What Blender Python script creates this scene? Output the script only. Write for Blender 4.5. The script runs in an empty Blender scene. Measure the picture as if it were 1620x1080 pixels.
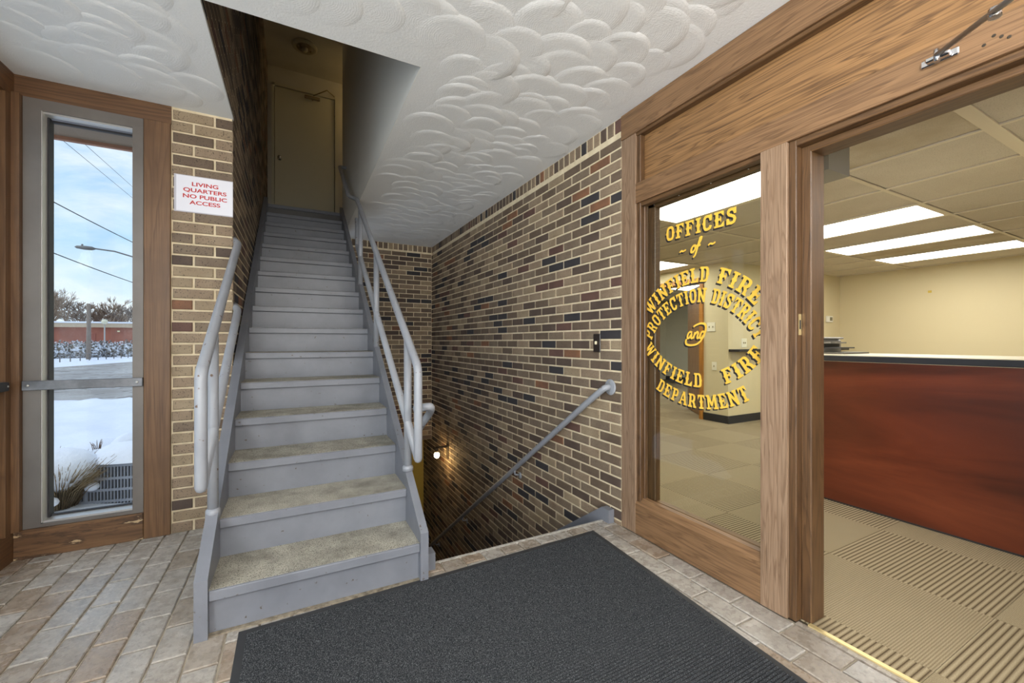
import bpy, math, random
from mathutils import Vector, Matrix
random.seed(7)
S = bpy.context.scene
COL = S.collection
R = math.radians
# ------------------------------------------------------------------ camera
cd = bpy.data.cameras.new('camera')
cd.sensor_width = 36.0
cd.lens = 36.0 * 657.0 / 1620.0
cd.clip_start = 0.02
cd.clip_end = 600
cam = bpy.data.objects.new('camera', cd)
COL.objects.link(cam)
CAMZ = 1.17
YAW = 27.6
cam.location = (0, 0, CAMZ)
cam.rotation_euler = (R(90), 0, R(-YAW))
S.camera = cam
S.view_settings.view_transform = 'Standard'
S.view_settings.look = 'None'
S.view_settings.gamma = 1.0
S.view_settings.use_curve_mapping = False
S.view_settings.exposure = 0.16

# ------------------------------------------------------------------ colour + node helpers
def lin(c):
    return tuple(((v / 255) / 12.92 if v / 255 <= .04045 else ((v / 255 + .055) / 1.055) ** 2.4) for v in c) + (1.0,)

class NT:
    def __init__(s, tree):
        s.t = tree; s.n = tree.nodes; s.l = tree.links
    def new(s, typ, **kw):
        n = s.n.new(typ)
        ins = kw.pop('ins', {})
        for k, v in kw.items(): setattr(n, k, v)
        for k, v in ins.items(): s.put(n, k, v)
        return n
    def put(s, n, k, v):
        sock = n.inputs[k]
        if isinstance(v, bpy.types.NodeSocket): s.l.new(v, sock)
        else: sock.default_value = v
    def pos(s, scale=(1, 1, 1), loc=(0, 0, 0), rot=(0, 0, 0)):
        g = s.new('ShaderNodeNewGeometry')
        m = s.new('ShaderNodeMapping')
        s.l.new(g.outputs['Position'], m.inputs['Vector'])
        m.inputs['Scale'].default_value = scale; m.inputs['Location'].default_value = loc; m.inputs['Rotation'].default_value = rot
        return m.outputs[0]
    def noise(s, vec, scale, detail=3, rough=.5, dist=0):
        n = s.new('ShaderNodeTexNoise', ins={'Vector': vec, 'Scale': scale, 'Detail': detail, 'Roughness': rough, 'Distortion': dist})
        return n.outputs['Fac']
    def ramp(s, fac, stops, interp='LINEAR'):
        n = s.new('ShaderNodeValToRGB'); s.l.new(fac, n.inputs['Fac'])
        e = n.color_ramp; e.interpolation = interp
        while len(e.elements) < len(stops): e.elements.new(.5)
        for el, (p, c) in zip(e.elements, stops):
            el.position = p; el.color = c if len(c) == 4 else tuple(c) + (1,)
        return n.outputs['Color']
    def mix(s, fac, a, b, mode='MIX'):
        n = s.new('ShaderNodeMix', data_type='RGBA', blend_type=mode)
        s.put(n, 'Factor', fac)
        for i, v in ((6, a), (7, b)):
            if isinstance(v, bpy.types.NodeSocket): s.l.new(v, n.inputs[i])
            else: n.inputs[i].default_value = v
        return n.outputs[2]
    def math(s, op, a, b=0.0):
        n = s.new('ShaderNodeMath', operation=op); s.put(n, 0, a); s.put(n, 1, b)
        return n.outputs[0]
    def bump(s, h, strength=.3, dist=.01, normal=None):
        n = s.new('ShaderNodeBump', ins={'Height': h, 'Strength': strength, 'Distance': dist})
        if normal is not None: s.l.new(normal, n.inputs['Normal'])
        return n.outputs[0]

W1 = (0, 0, 0, 1); W2 = (1, 1, 1, 1)
def newmat(name):
    m = bpy.data.materials.new(name); m.use_nodes = True
    nt = NT(m.node_tree)
    b = m.node_tree.nodes['Principled BSDF']
    return m, nt, b

def plain(name, col, rough=.5, metal=0.0, var=None, vscale=6, speck=None, sscale=300, sthr=.62, bump=0, bscale=200, bdist=.002, spec=.5):
    """paint / plaster / stone: base colour, soft variation to `var`, fine specks of `speck`, fine relief"""
    m, t, b = newmat(name)
    p = t.pos()
    c = lin(col)
    if var is not None:
        f = t.noise(p, vscale, 4, .6)
        f = t.ramp(f, [(.35, W1), (.68, W2)])
        c = t.mix(f, lin(col), lin(var))
    if speck is not None:
        f = t.noise(p, sscale, 2, .5)
        f = t.ramp(f, [(sthr, W1), (sthr + .05, W2)])
        c = t.mix(f, c, lin(speck))
    t.put(b, 'Base Color', c)
    b.inputs['Roughness'].default_value = rough
    b.inputs['Metallic'].default_value = metal
    b.inputs['Specular IOR Level'].default_value = spec
    if bump:
        t.put(b, 'Normal', t.bump(t.noise(p, bscale, 3, .6), bump, bdist))
    return m

def wood(name, light, dark, axis, gscale=1.0, rough=.42, cath=0.0, pores=True, var=None):
    """oak-like timber with the grain running along `axis`"""
    m, t, b = newmat(name)
    st = {'X': (.06, 1, 1), 'Y': (1, .06, 1), 'Z': (1, 1, .06)}[axis]
    p = t.pos(tuple(v * gscale for v in st))
    warp = t.noise(p, 3.0, 2, .5)
    big = t.noise(p, 9.0, 3, .55, .6)
    rings = t.math('FRACT', t.math('MULTIPLY', t.math('ADD', big, t.math('MULTIPLY', warp, cath)), 9.0))
    rc = t.ramp(rings, [(0.0, W2), (.28, (.35, .35, .35, 1)), (.8, W1), (1.0, (.8, .8, .8, 1))])
    st2 = {'X': (.02, 1, 1), 'Y': (1, .02, 1), 'Z': (1, 1, .02)}[axis]
    fine = t.noise(t.pos(st2), 170.0 , 3, .6)
    ff = t.ramp(fine, [(.48, W1), (.66, W2)])
    c = t.mix(t.math('MULTIPLY', rc, .75), lin(light), lin(dark))
    if pores: c = t.mix(t.math('MULTIPLY', ff, .45), c, lin(tuple(v * .72 for v in dark)))
    if var is not None:
        f = t.ramp(t.noise(t.pos((1, 1, 1)), 2.6, 3, .6), [(.42, W1), (.68, W2)])
        c = t.mix(t.math('MULTIPLY', f, .7), c, lin(var))
    t.put(b, 'Base Color', c)
    b.inputs['Roughness'].default_value = rough
    t.put(b, 'Normal', t.bump(fine, .25, .001))
    return m

def emit(name, col, strength):
    m = bpy.data.materials.new(name); m.use_nodes = True
    n = m.node_tree.nodes; n.clear()
    e = n.new('ShaderNodeEmission'); e.inputs[0].default_value = lin(col); e.inputs[1].default_value = strength
    o = n.new('ShaderNodeOutputMaterial'); m.node_tree.links.new(e.outputs[0], o.inputs[0])
    return m

def glass(name, tint=(250, 252, 250), ior=1.5):
    """thin clear pane: transmits, mirrors by Fresnel"""
    m = bpy.data.materials.new(name); m.use_nodes = True
    n = m.node_tree.nodes; n.clear(); t = NT(m.node_tree)
    tr = t.new('ShaderNodeBsdfTransparent', ins={'Color': lin(tint)})
    gl = t.new('ShaderNodeBsdfGlossy', ins={'Roughness': 0.0})
    gm = t.new('ShaderNodeNewGeometry')
    # the Fresnel node inverts its index on back faces; a thin pane reflects alike from both sides
    iv = t.math('ADD', ior, t.math('MULTIPLY', gm.outputs['Backfacing'], 1.0 / ior - ior))
    fr = t.new('ShaderNodeFresnel', ins={'IOR': iv})
    mx = t.new('ShaderNodeMixShader')
    t.l.new(fr.outputs[0], mx.inputs[0]); t.l.new(tr.outputs[0], mx.inputs[1]); t.l.new(gl.outputs[0], mx.inputs[2])
    o = t.new('ShaderNodeOutputMaterial'); t.l.new(mx.outputs[0], o.inputs[0])
    return m

# ------------------------------------------------------------------ world: winter sky with thin cloud
wd = bpy.data.worlds.new('world'); S.world = wd; wd.use_nodes = True
wt = NT(wd.node_tree); wt.n.clear()
tc = wt.new('ShaderNodeTexCoord')
sep = wt.new('ShaderNodeSeparateXYZ'); wt.l.new(tc.outputs['Generated'], sep.inputs[0])
grad = wt.ramp(sep.outputs[2], [(0.0, lin((208, 228, 248))), (.18, lin((172, 208, 246))), (.6, lin((126, 176, 238)))])
mp = wt.new('ShaderNodeMapping'); wt.l.new(tc.outputs['Generated'], mp.inputs[0]); mp.inputs['Scale'].default_value = (1, 1, 2.6)
cl = wt.noise(mp.outputs[0], 3.2, 8, .62, .4)
cf = wt.ramp(cl, [(.38, W1), (.60, W2)])
skyc = wt.mix(wt.math('MULTIPLY', cf, .8), grad, lin((240, 244, 250)))
bg = wt.new('ShaderNodeBackground', ins={'Color': skyc, 'Strength': 1.15})
wo = wt.new('ShaderNodeOutputWorld'); wt.l.new(bg.outputs[0], wo.inputs[0])

# ------------------------------------------------------------------ area lamps added outside the glazing to boost daylight; low winter sun
def area(name, loc, rot, sx, sy, power, col):
    l = bpy.data.lights.new(name, 'AREA'); l.shape = 'RECTANGLE'; l.size = sx; l.size_y = sy
    l.energy = power; l.color = lin(col)[:3]
    o = bpy.data.objects.new(name, l); COL.objects.link(o); o.location = loc; o.rotation_euler = rot
    return o
area('daylight_fill_entrance', (.2, -2.35, 1.35), (R(90), 0, 0), 3.0, 2.3, 55, (255, 252, 246))
area('daylight_fill_side', (-1.75, -1.25, 1.35), (R(90), 0, R(-90)), 1.8, 2.3, 260, (252, 251, 252))
sl = bpy.data.lights.new('sun', 'SUN'); sl.energy = .9; sl.angle = R(40); sl.color = (1, .96, .9)
so = bpy.data.objects.new('sun', sl); COL.objects.link(so); so.rotation_euler = (R(38), 0, R(-70))

# ------------------------------------------------------------------ mesh helpers
ORG = {}
def tag(o, label=None, cat=None, group=None, kind=None):
    if label: o['label'] = label
    if cat: o['category'] = cat
    if group: o['group'] = group
    if kind: o['kind'] = kind
    return o
def thing(name, label, cat, loc, group=None, kind=None):
    o = bpy.data.objects.new(name, None); COL.objects.link(o)
    o.location = loc; o.empty_display_size = .1
    ORG[o.name] = Vector(loc)
    return tag(o, label, cat, group, kind)

class MB:
    def __init__(s): s.v = []; s.f = []; s.mi = []; s.sm = []; s.attr = []; s.cur = 0; s.smooth = False
    def face(s, idx): s.f.append(idx); s.mi.append(s.cur); s.sm.append(s.smooth)
    def box(s, x0, x1, y0, y1, z0, z1, bev=0.0, M=None):
        if x0 > x1: x0, x1 = x1, x0
        if y0 > y1: y0, y1 = y1, y0
        if z0 > z1: z0, z1 = z1, z0
        k = len(s.v)
        if bev <= 0:
            P = [(x0, y0, z0), (x1, y0, z0), (x1, y1, z0), (x0, y1, z0), (x0, y0, z1), (x1, y0, z1), (x1, y1, z1), (x0, y1, z1)]
            F = [(0, 3, 2, 1), (4, 5, 6, 7), (0, 1, 5, 4), (1, 2, 6, 5), (2, 3, 7, 6), (3, 0, 4, 7)]
        else:
            b = min(bev, (x1 - x0) * .45, (y1 - y0) * .45, (z1 - z0) * .45)
            P = []; 
            xs = (x0, x1); ys = (y0, y1); zs = (z0, z1); sg = (1, -1)
            idx = {}
            for i in (0, 1):
                for j in (0, 1):
                    for l in (0, 1):
                        for ax in (0, 1, 2):
                            q = [xs[i] + sg[i] * b, ys[j] + sg[j] * b, zs[l] + sg[l] * b]
                            q[ax] = (xs[i], ys[j], zs[l])[ax]
                            idx[(i, j, l, ax)] = len(P); P.append(tuple(q))
            F = []
            for ax in range(3):
                o1, o2 = [a for a in range(3) if a != ax]
                for sd in (0, 1):
                    lo = []
                    for (a, c) in ((0, 0), (1, 0), (1, 1), (0, 1)):
                        q = [0, 0, 0]; q[ax] = sd; q[o1] = a; q[o2] = c
                        lo.append(idx[(q[0], q[1], q[2], ax)])
                    flip = (sd == 0) != (ax == 1)
                    F.append(tuple(lo[::-1]) if flip else tuple(lo))
            for ax in range(3):
                o1, o2 = [a for a in range(3) if a != ax]
                for a in (0, 1):
                    for c in (0, 1):
                        def g(e, fa):
                            q = [0, 0, 0]; q[ax] = e; q[o1] = a; q[o2] = c
                            return idx[(q[0], q[1], q[2], fa)]
                        F.append((g(0, o1), g(1, o1), g(1, o2), g(0, o2)))
            for i in (0, 1):
                for j in (0, 1):
                    for l in (0, 1):
                        F.append((idx[(i, j, l, 0)], idx[(i, j, l, 1)], idx[(i, j, l, 2)]))
        for q in P:
            s.v.append(tuple(M @ Vector(q)) if M is not None else q)
        for f in F: s.face(tuple(k + i for i in f))
        return s
    def quad(s, a, b, c, d):
        k = len(s.v); s.v += [tuple(a), tuple(b), tuple(c), tuple(d)]; s.face((k, k + 1, k + 2, k + 3)); return s
    def poly(s, pts):
        k = len(s.v); s.v += [tuple(p) for p in pts]; s.face(tuple(range(k, k + len(pts)))); return s
    def prism(s, pts, d):
        """closed polygon (3D, planar) swept by vector d"""
        k = len(s.v); n = len(pts); d = Vector(d)
        s.v += [tuple(p) for p in pts] + [tuple(Vector(p) + d) for p in pts]
        s.face(tuple(range(k + n - 1, k - 1, -1))); s.face(tuple(range(k + n, k + 2 * n)))
        for i in range(n):
            j = (i + 1) % n; s.face((k + i, k + j, k + n + j, k + n + i))
        return s
    def tube(s, pts, r, n=10, cap='flat', closed=False):
        pts = [Vector(p) for p in pts]; rs = r if isinstance(r, (list, tuple)) else [r] * len(pts)
        if cap == 'round':
            a, b = pts[0], pts[-1]
            da = (pts[0] - pts[1]).normalized(); db = (pts[-1] - pts[-2]).normalized(); r0, r1 = rs[0], rs[-1]
            pts = [a + da * r0 * .95, a + da * r0 * .7] + pts + [b + db * r1 * .7, b + db * r1 * .95]
            rs = [r0 * .3, r0 * .72] + list(rs) + [r1 * .72, r1 * .3]
        k = len(s.v); u = None; old = s.smooth; s.smooth = True
        for i, p in enumerate(pts):
            d = (pts[min(i + 1, len(pts) - 1)] - pts[max(i - 1, 0)]).normalized()
            if u is None:
                u = d.orthogonal().normalized()
            else:
                u = (u - d * u.dot(d)); u = u.normalized() if u.length > 1e-6 else d.orthogonal().normalized()
            w = d.cross(u)
            for j in range(n):
                a = 2 * math.pi * j / n
                s.v.append(tuple(p + (u * math.cos(a) + w * math.sin(a)) * rs[i]))
        for i in range(len(pts) - 1):
            for j in range(n):
                q = (j + 1) % n
                s.face((k + i * n + j, k + i * n + q, k + (i + 1) * n + q, k + (i + 1) * n + j))
        s.smooth = old
        s.face(tuple(k + j for j in range(n - 1, -1, -1))); s.face(tuple(k + (len(pts) - 1) * n + j for j in range(n)))
        return s
    def lathe(s, c, axis, prof, n=20):
        """profile [(distance along axis, radius)] about `axis` through c"""
        ax = Vector(axis).normalized(); u = ax.orthogonal().normalized(); w = ax.cross(u); c = Vector(c)
        k = len(s.v); old = s.smooth; s.smooth = True
        for (h, r) in prof:
            for j in range(n):
                a = 2 * math.pi * j / n; s.v.append(tuple(c + ax * h + (u * math.cos(a) + w * math.sin(a)) * r))
        for i in range(len(prof) - 1):
            for j in range(n):
                q = (j + 1) % n; s.face((k + i * n + j, k + i * n + q, k + (i + 1) * n + q, k + (i + 1) * n + j))
        s.smooth = old
        s.face(tuple(k + j for j in range(n - 1, -1, -1))); s.face(tuple(k + (len(prof) - 1) * n + j for j in range(n)))
        return s
    def ball(s, c, r, n=14, m=8, sz=1.0, M=None):
        prof = [(-math.cos(math.pi * i / m) * r * sz, max(math.sin(math.pi * i / m) * r, r * .02)) for i in range(m + 1)]
        return s.lathe(c, (0, 0, 1), prof, n)
    def build(s, name, mats, parent=None, label=None, cat=None, group=None, kind=None, origin=None):
        me = bpy.data.meshes.new(name)
        if parent is not None: o0 = ORG[parent.name]
        elif origin is not None: o0 = Vector(origin)
        else:
            xs = [v[0] for v in s.v]; ys = [v[1] for v in s.v]; zs = [v[2] for v in s.v]
            o0 = Vector(((min(xs) + max(xs)) / 2, (min(ys) + max(ys)) / 2, min(zs)))
        me.from_pydata([(v[0] - o0.x, v[1] - o0.y, v[2] - o0.z) for v in s.v], [], s.f)
        if not isinstance(mats, (list, tuple)): mats = [mats]
        for m in mats: me.materials.append(m)
        me.polygons.foreach_set('material_index', s.mi)
        me.polygons.foreach_set('use_smooth', s.sm)
        if s.attr:
            at = me.attributes.new('ring', 'FLOAT', 'POINT'); at.data.foreach_set('value', s.attr)
        me.update()
        o = bpy.data.objects.new(name, me); COL.objects.link(o)
        if parent is not None: o.parent = parent
        else: o.location = o0
        ORG[o.name] = o0.copy()
        return tag(o, label, cat, group, kind)

def Bx(name, mat, parent, *a, bev=0.0, **kw):
    return MB().box(*a, bev=bev).build(name, mat, parent, **kw)

def rounded(pts, rad, n=6):
    """polyline with filleted corners"""
    P = [Vector(p) for p in pts]; out = [P[0]]
    for i in range(1, len(P) - 1):
        a, b, c = P[i - 1], P[i], P[i + 1]
        r = min(rad, (a - b).length * .48, (c - b).length * .48)
        p0 = b + (a - b).normalized() * r; p1 = b + (c - b).normalized() * r
        for k in range(n + 1):
            t = k / n; out.append(p0 * (1 - t) ** 2 + b * 2 * t * (1 - t) + p1 * t * t)
    out.append(P[-1]); return out

FW = Vector((math.sin(R(YAW)), math.cos(R(YAW)), 0)); RT = Vector((math.cos(R(YAW)), -math.sin(R(YAW)), 0))
def seen(p):
    """pixel position and depth in the photograph, used only to rank which bricks show largest"""
    d = Vector(p) - Vector((0, 0, CAMZ)); t = d.dot(FW)
    if t < .05: return None
    return 810 + 657 * d.dot(RT) / t, 540 - 657 * d.z / t, t
def shows(p, size=1.0):
    q = seen(p)
    if q is None or not (-20 < q[0] < 1640 and -20 < q[1] < 1100): return 0
    return size / q[2] ** 2

# ------------------------------------------------------------------ key dimensions (metres)
ZC = 2.60          # lobby ceiling
XR = 1.84          # right wall plane
YW = 3.20          # window wall plane
XG = -1.33         # left glazed wall plane
YB = 6.15          # back wall of the stairwell
YH = 2.14          # front edge of stair openings (floor and ceiling)
XSL, XSR = -.352, .585   # sides of the upper stair shaft
ZU = 5.23          # upper ceiling
ZO = 2.30          # office ceiling
RISE, RUN, NY = .182, .271, 2.005

# ------------------------------------------------------------------ materials
mortar = plain('mortar_buff', (232, 217, 186), .9, var=(212, 196, 162), vscale=14, bump=.5, bscale=160)
def brickmat(n, c, v, sp, thr=.60):
    return plain('brick_' + n, c, .78, var=v, vscale=7, speck=sp, sscale=150, sthr=thr, bump=.5, bscale=150, bdist=.002)
BR = [brickmat('tan', (152, 133, 110), (135, 115, 94), (68, 58, 48), .62),
      brickmat('buff', (161, 143, 117), (144, 125, 100), (80, 68, 54), .63),
      brickmat('taupe', (130, 114, 95), (115, 98, 82), (66, 56, 50), .61),
      brickmat('brown', (112, 95, 78), (98, 82, 68), (56, 48, 42), .63),
      brickmat('umber', (92, 77, 66), (80, 66, 58), (46, 40, 36), .66),
      brickmat('charcoal', (58, 55, 56), (50, 48, 52), (36, 34, 34), .7),
      brickmat('rust', (138, 96, 68), (110, 78, 60), (62, 48, 40), .64),
      brickmat('plum', (104, 76, 66), (90, 66, 58), (56, 44, 40), .66)]
BW_R = [17, 8, 24, 22, 12, 9, 3, 4]
BW_P = [34, 24, 20, 10, 3, 0, 4, 1]
grout = plain('floor_grout', (196, 186, 168), .85, var=(160, 148, 130), vscale=9, bump=.4)
def tilemat(n, c, v):
    m, t, b = newmat('floor_tile_' + n)
    p = t.pos()
    f = t.ramp(t.noise(p, 9, 5, .65), [(.36, W1), (.66, W2)])
    c1 = t.mix(f, lin(c), lin(v))
    g = t.ramp(t.noise(p, 42, 5, .7), [(.5, W1), (.7, W2)])
    c1 = t.mix(t.math('MULTIPLY', g, .55), c1, lin(tuple(x * .62 for x in c)))
    t.put(b, 'Base Color', c1)
    rr = t.ramp(t.noise(p, 18, 4, .6), [(.3, (.16, .16, .16, 1)), (.75, (.42, .42, .42, 1))])
    t.put(b, 'Roughness', rr)
    t.put(b, 'Normal', t.bump(t.noise(p, 60, 5, .65), .35, .004))
    return m
TILE = [tilemat('grey', (156, 149, 140), (176, 170, 162)), tilemat('taupe', (146, 135, 122), (166, 156, 144)),
        tilemat('tan', (144, 127, 110), (166, 152, 136)), tilemat('ash', (164, 158, 150), (182, 176, 168))]
paint = plain('grey_paint', (124, 127, 135), .38, var=(113, 116, 124), vscale=5, speck=(84, 76, 68), sscale=46, sthr=.71, bump=.12, bscale=60)
paint_rail = plain('grey_rail_paint', (156, 160, 167), .33, var=(144, 147, 154), vscale=4, speck=(104, 84, 68), sscale=34, sthr=.69, bump=.1, bscale=50)
grit = plain('tread_grit', (186, 181, 166), .95, var=(138, 134, 123), vscale=7, speck=(84, 80, 72), sscale=260, sthr=.56, bump=.9, bscale=320, bdist=.003)
white = plain('white_paint', (218, 218, 216), .55, bump=.06, bscale=90)
upper_paint = plain('cream_wall_paint', (206, 200, 182), .6, var=(196, 189, 170), vscale=2)
oakZ = wood('oak_vertical', (150, 124, 100), (112, 86, 64), 'Z', 2.2)
oakY = wood('oak_horizontal', (136, 104, 73), (92, 66, 43), 'Y', 1.8)
oakP = wood('oak_panel', (150, 113, 73), (70, 47, 28), 'Y', 1.5, cath=2.4)
oakD = wood('oak_dark_moulding', (98, 71, 45), (64, 44, 27), 'Z', 1.6)
oakDY = wood('oak_dark_moulding_horizontal', (104, 76, 48), (68, 47, 29), 'Y', 1.6)
winX = wood('stained_window_wood_horizontal', (116, 84, 56), (82, 57, 37), 'X', .8, var=(86, 62, 42))
winZ = wood('stained_window_wood_vertical', (126, 93, 62), (92, 64, 41), 'Z', .8, var=(96, 69, 45))
winYw = wood('stained_window_wood_side', (120, 84, 52), (84, 56, 34), 'Y', .8, var=(84, 60, 40))
# weathered sill: finish flaked to bare timber
m, t, b = newmat('weathered_sill_wood'); p = t.pos((.35, 1, 1.6))
f1 = t.ramp(t.noise(p, 9, 6, .65, .3), [(.555, W1), (.575, W2)])
f0 = t.ramp(t.noise(p, 9, 6, .65, .3), [(.48, W1), (.56, W2)])
g = t.noise(t.pos((.05, 1, 1)), 60, 3)
cbase = t.mix(t.ramp(g, [(.35, W1), (.65, W2)]), lin((122, 90, 60)), lin((92, 66, 43)))
t.put(b, 'Base Color', t.mix(f1, t.mix(f0, cbase, lin((62, 44, 30))), lin((190, 164, 126)))); b.inputs['Roughness'].default_value = .55
t.put(b, 'Normal', t.bump(f1, .3, .003)); sillm = m
alu = plain('bronze_grey_aluminium', (126, 120, 114), .42, .35, var=(112, 106, 100), vscale=3)
alu_l = plain('light_aluminium', (196, 194, 190), .35, .4)
gasket = plain('dark_gasket', (44, 44, 48), .6)
barm = plain('brushed_bar_metal', (140, 142, 146), .35, .6, var=(120, 122, 126), vscale=20)
screwm = plain('screw_head', (200, 198, 192), .3, .9)
chrome = plain('chrome', (220, 222, 226), .12, 1.0)
brass = plain('brass_strip', (226, 206, 150), .35, .6)
paper = plain('white_paper', (236, 236, 244), .5)
laminate = glass('laminate_film')
redink = plain('red_ink', (196, 44, 44), .6)
pane = glass('clear_pane', ior=1.32)
carpetc = (176, 158, 122)
def carpet(n, axis, coarse):
    m, t, b = newmat('carpet_' + n)
    g = t.new('ShaderNodeNewGeometry'); sp = t.new('ShaderNodeSeparateXYZ'); t.l.new(g.outputs['Position'], sp.inputs[0])
    co = sp.outputs[0 if axis == 'X' else 1]
    pitch = .0195 if coarse else .009
    w = t.math('MULTIPLY', t.math('ADD', t.math('SINE', t.math('MULTIPLY', co, 2 * math.pi / pitch)), 1.0), .5)
    nz = t.noise(t.pos(), 420, 2, .6)
    h = t.math('ADD', t.math('MULTIPLY', w, .5), t.math('MULTIPLY', nz, .9))
    cr = t.ramp(w, [(0, lin((92, 78, 57))), (.2, lin((145, 129, 102))), (1, lin((180, 164, 134)))]) if coarse else \
         t.ramp(w, [(0, lin((145, 130, 103))), (1, lin((176, 160, 130)))])
    n2 = t.ramp(nz, [(.35, (.62, .62, .62, 1)), (.65, (1.12, 1.12, 1.12, 1))])
    t.put(b, 'Base Color', t.mix(1.0, cr, n2, 'MULTIPLY')); b.inputs['Roughness'].default_value = .95
    b.inputs['Specular IOR Level'].default_value = .1
    t.put(b, 'Normal', t.bump(h, .5, .004)); return m
CARP = {('X', 1): carpet('ribbed_x', 'X', True), ('Y', 1): carpet('ribbed_y', 'Y', True), ('X', 0): carpet('fine_x', 'X', False), ('Y', 0): carpet('fine_y', 'Y', False)}
office_wall = plain('office_wall_paint', (214, 200, 160), .7, bump=.05, bscale=120)
black_base = plain('black_rubber', (38, 38, 40), .5)
acoustic = plain('acoustic_tile', (216, 208, 192), .9, var=(206, 197, 180), vscale=2, speck=(182, 173, 157), sscale=180, sthr=.6, bump=.7, bscale=140, bdist=.003)
acoustic_stain = plain('acoustic_tile_stained', (212, 204, 186), .9, var=(176, 158, 124), vscale=1.6, speck=(178, 169, 152), sscale=180, sthr=.6, bump=.7, bscale=140, bdist=.003)
tee = plain('ceiling_grid_metal', (222, 212, 190), .45)
panel_light = emit('fluorescent_diffuser', (255, 253, 246), 11)

# ------------------------------------------------------------------ masonry builder
MESH = {}
def brickmesh(du, dz, dep, orient, mat):
    key = (round(du, 4), round(dz, 4), round(dep, 4), orient, mat.name)
    if key not in MESH:
        hu, hz, b = du / 2, dz / 2, .004
        # back rim, front rim, front face (bevelled); local axes (u, n, z), n outwards
        def ring(h, k): return [(-hu + k, h, -hz + k), (hu - k, h, -hz + k), (hu - k, h, hz - k), (-hu + k, h, hz - k)]
        L = ring(-.004, 0) + ring(dep - .003, 0) + ring(dep, b)
        def w(q):
            u, n, z = q
            return {'-X': (-n, u, z), '+X': (n, u, z), '-Y': (u, -n, z), '+Z': (u, z, n)}[orient]
        F = [(8, 9, 10, 11)]
        for k in (0, 4):
            for i in range(4):
                j = (i + 1) % 4; F.append((k + i, k + j, k + 4 + j, k + 4 + i))
        V = [w(q) for q in L]
        # keep the face normals pointing outwards
        me = bpy.data.meshes.new('brick')
        flip = orient in ('+X', '+Z', '-X', '-Y')
        me.from_pydata(V, [], F); me.materials.append(mat)
        nn = {'-X': (-1, 0, 0), '+X': (1, 0, 0), '-Y': (0, -1, 0), '+Z': (0, 0, 1)}[orient]
        me.update()
        if me.polygons[0].normal.dot(Vector(nn)) < 0: me.flip_normals()
        MESH[key] = me
    return MESH[key]

def pick(wts): return random.choices(range(len(wts)), wts)[0]

def masonry(parent, items, orient, plane, mats, dep, visible, limit=300, name='brick', field='brick_field'):
    """items: (u0,u1,v0,v1,matindex). The `limit` that show largest become objects, the rest one joined part."""
    rank = []
    for it in items:
        u, v = (it[0] + it[1]) / 2, (it[2] + it[3]) / 2
        c = {'-X': (plane, u, v), '+X': (plane, u, v), '-Y': (u, plane, v), '+Z': (u, v, plane)}[orient]
        nrm = Vector({'-X': (-1, 0, 0), '+X': (1, 0, 0), '-Y': (0, -1, 0), '+Z': (0, 0, 1)}[orient])
        d = Vector(c) - Vector((0, 0, CAMZ))
        face = max(0.0, -d.normalized().dot(nrm))
        a = shows(c, (it[1] - it[0]) * (it[3] - it[2]) * face) if visible(c) else 0
        rank.append((a, c, it))
    rank.sort(key=lambda r: -r[0])
    o0 = ORG[parent.name]; n = 0
    rest = MB()
    for a, c, it in rank:
        me = brickmesh(it[1] - it[0], it[3] - it[2], dep, orient, mats[it[4]])
        if a > 0 and n < limit:
            o = bpy.data.objects.new(name, me); COL.objects.link(o); o.parent = parent; o.location = Vector(c) - o0; n += 1
        else:
            k = len(rest.v); rest.cur = it[4]
            rest.v += [tuple(Vector(q.co) + Vector(c)) for q in me.vertices]
            for pl in me.polygons: rest.face(tuple(k + i for i in pl.vertices))
    if rest.f: rest.build(field, mats, parent, kind='stuff')
    return n

J = .0125
BL, BH = .2145, .0682          # brick module
def courses(u0, u1, v0, v1, wts, anchor, cut=None):
    """running bond clipped to the rectangle; `cut(u,v)` may drop bricks"""
    out = []; k = 0; v = v0
    k0 = int(round(v0 / BH))
    while v < v1 - .035:
        top = min(v + BH - J, v1)
        off = anchor + (BL / 2 if (k + k0) % 2 else 0)
        i = math.floor((u0 - off) / BL)
        while off + i * BL < u1:
            a, b_ = off + i * BL + J / 2, off + (i + 1) * BL - J / 2
            a, b_ = max(a, u0), min(b_, u1)
            if b_ - a > .02 and not (cut and cut((a + b_) / 2, (v + top) / 2)):
                out.append((a, b_, v, top, pick(wts)))
            i += 1
        v += BH; k += 1
    return out

# ================================================================== SETTING
# ---- lobby floor: pavers laid in running bond, joints recessed
fl = MB()
fl.box(XG - .3, XR + .02, -2.3, YH - .01, -.16, -.009)
fl.box(XG - .3, XSL + .02, YH - .01, YW + .15, -.16, -.009)
floor = fl.build('floor', grout, origin=(0, 0, 0), label='brick paver floor of the entrance lobby', cat='floor', kind='structure')
items = []
cols = []
x = -.244
while x > XG - .05: cols.append((x - .1125, x)); x -= .1125
x = -.244
while x < XR: cols.append((x, x + .1158)); x += .1158
cols.sort()
for ci, (a, b_) in enumerate(cols):
    a = max(a, XG - .05); b_ = min(b_, XR + .02)
    if b_ - a < .03: continue
    n = round((a + .244) / .1125)
    base = 2.05 + (.1068 if n % 2 == 0 else 0)
    ymax = YW + .03 if b_ < XSL + .03 else YH - .012
    k = -24
    while True:
        y0 = base + k * .2135; y1 = y0 + .2135; k += 1
        if y1 < -.2: continue
        if y0 > ymax - .015: break
        items.append((a + .004, b_ - .004, y0 + .004, min(y1 - .004, ymax), pick([5, 4, 3, 4])))
masonry(floor, items, '+Z', -.009, TILE, .009, lambda c: not (-.2 < c[0] < 1.6 and c[1] < 1.98), 300, 'paver', 'paver_field')
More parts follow.
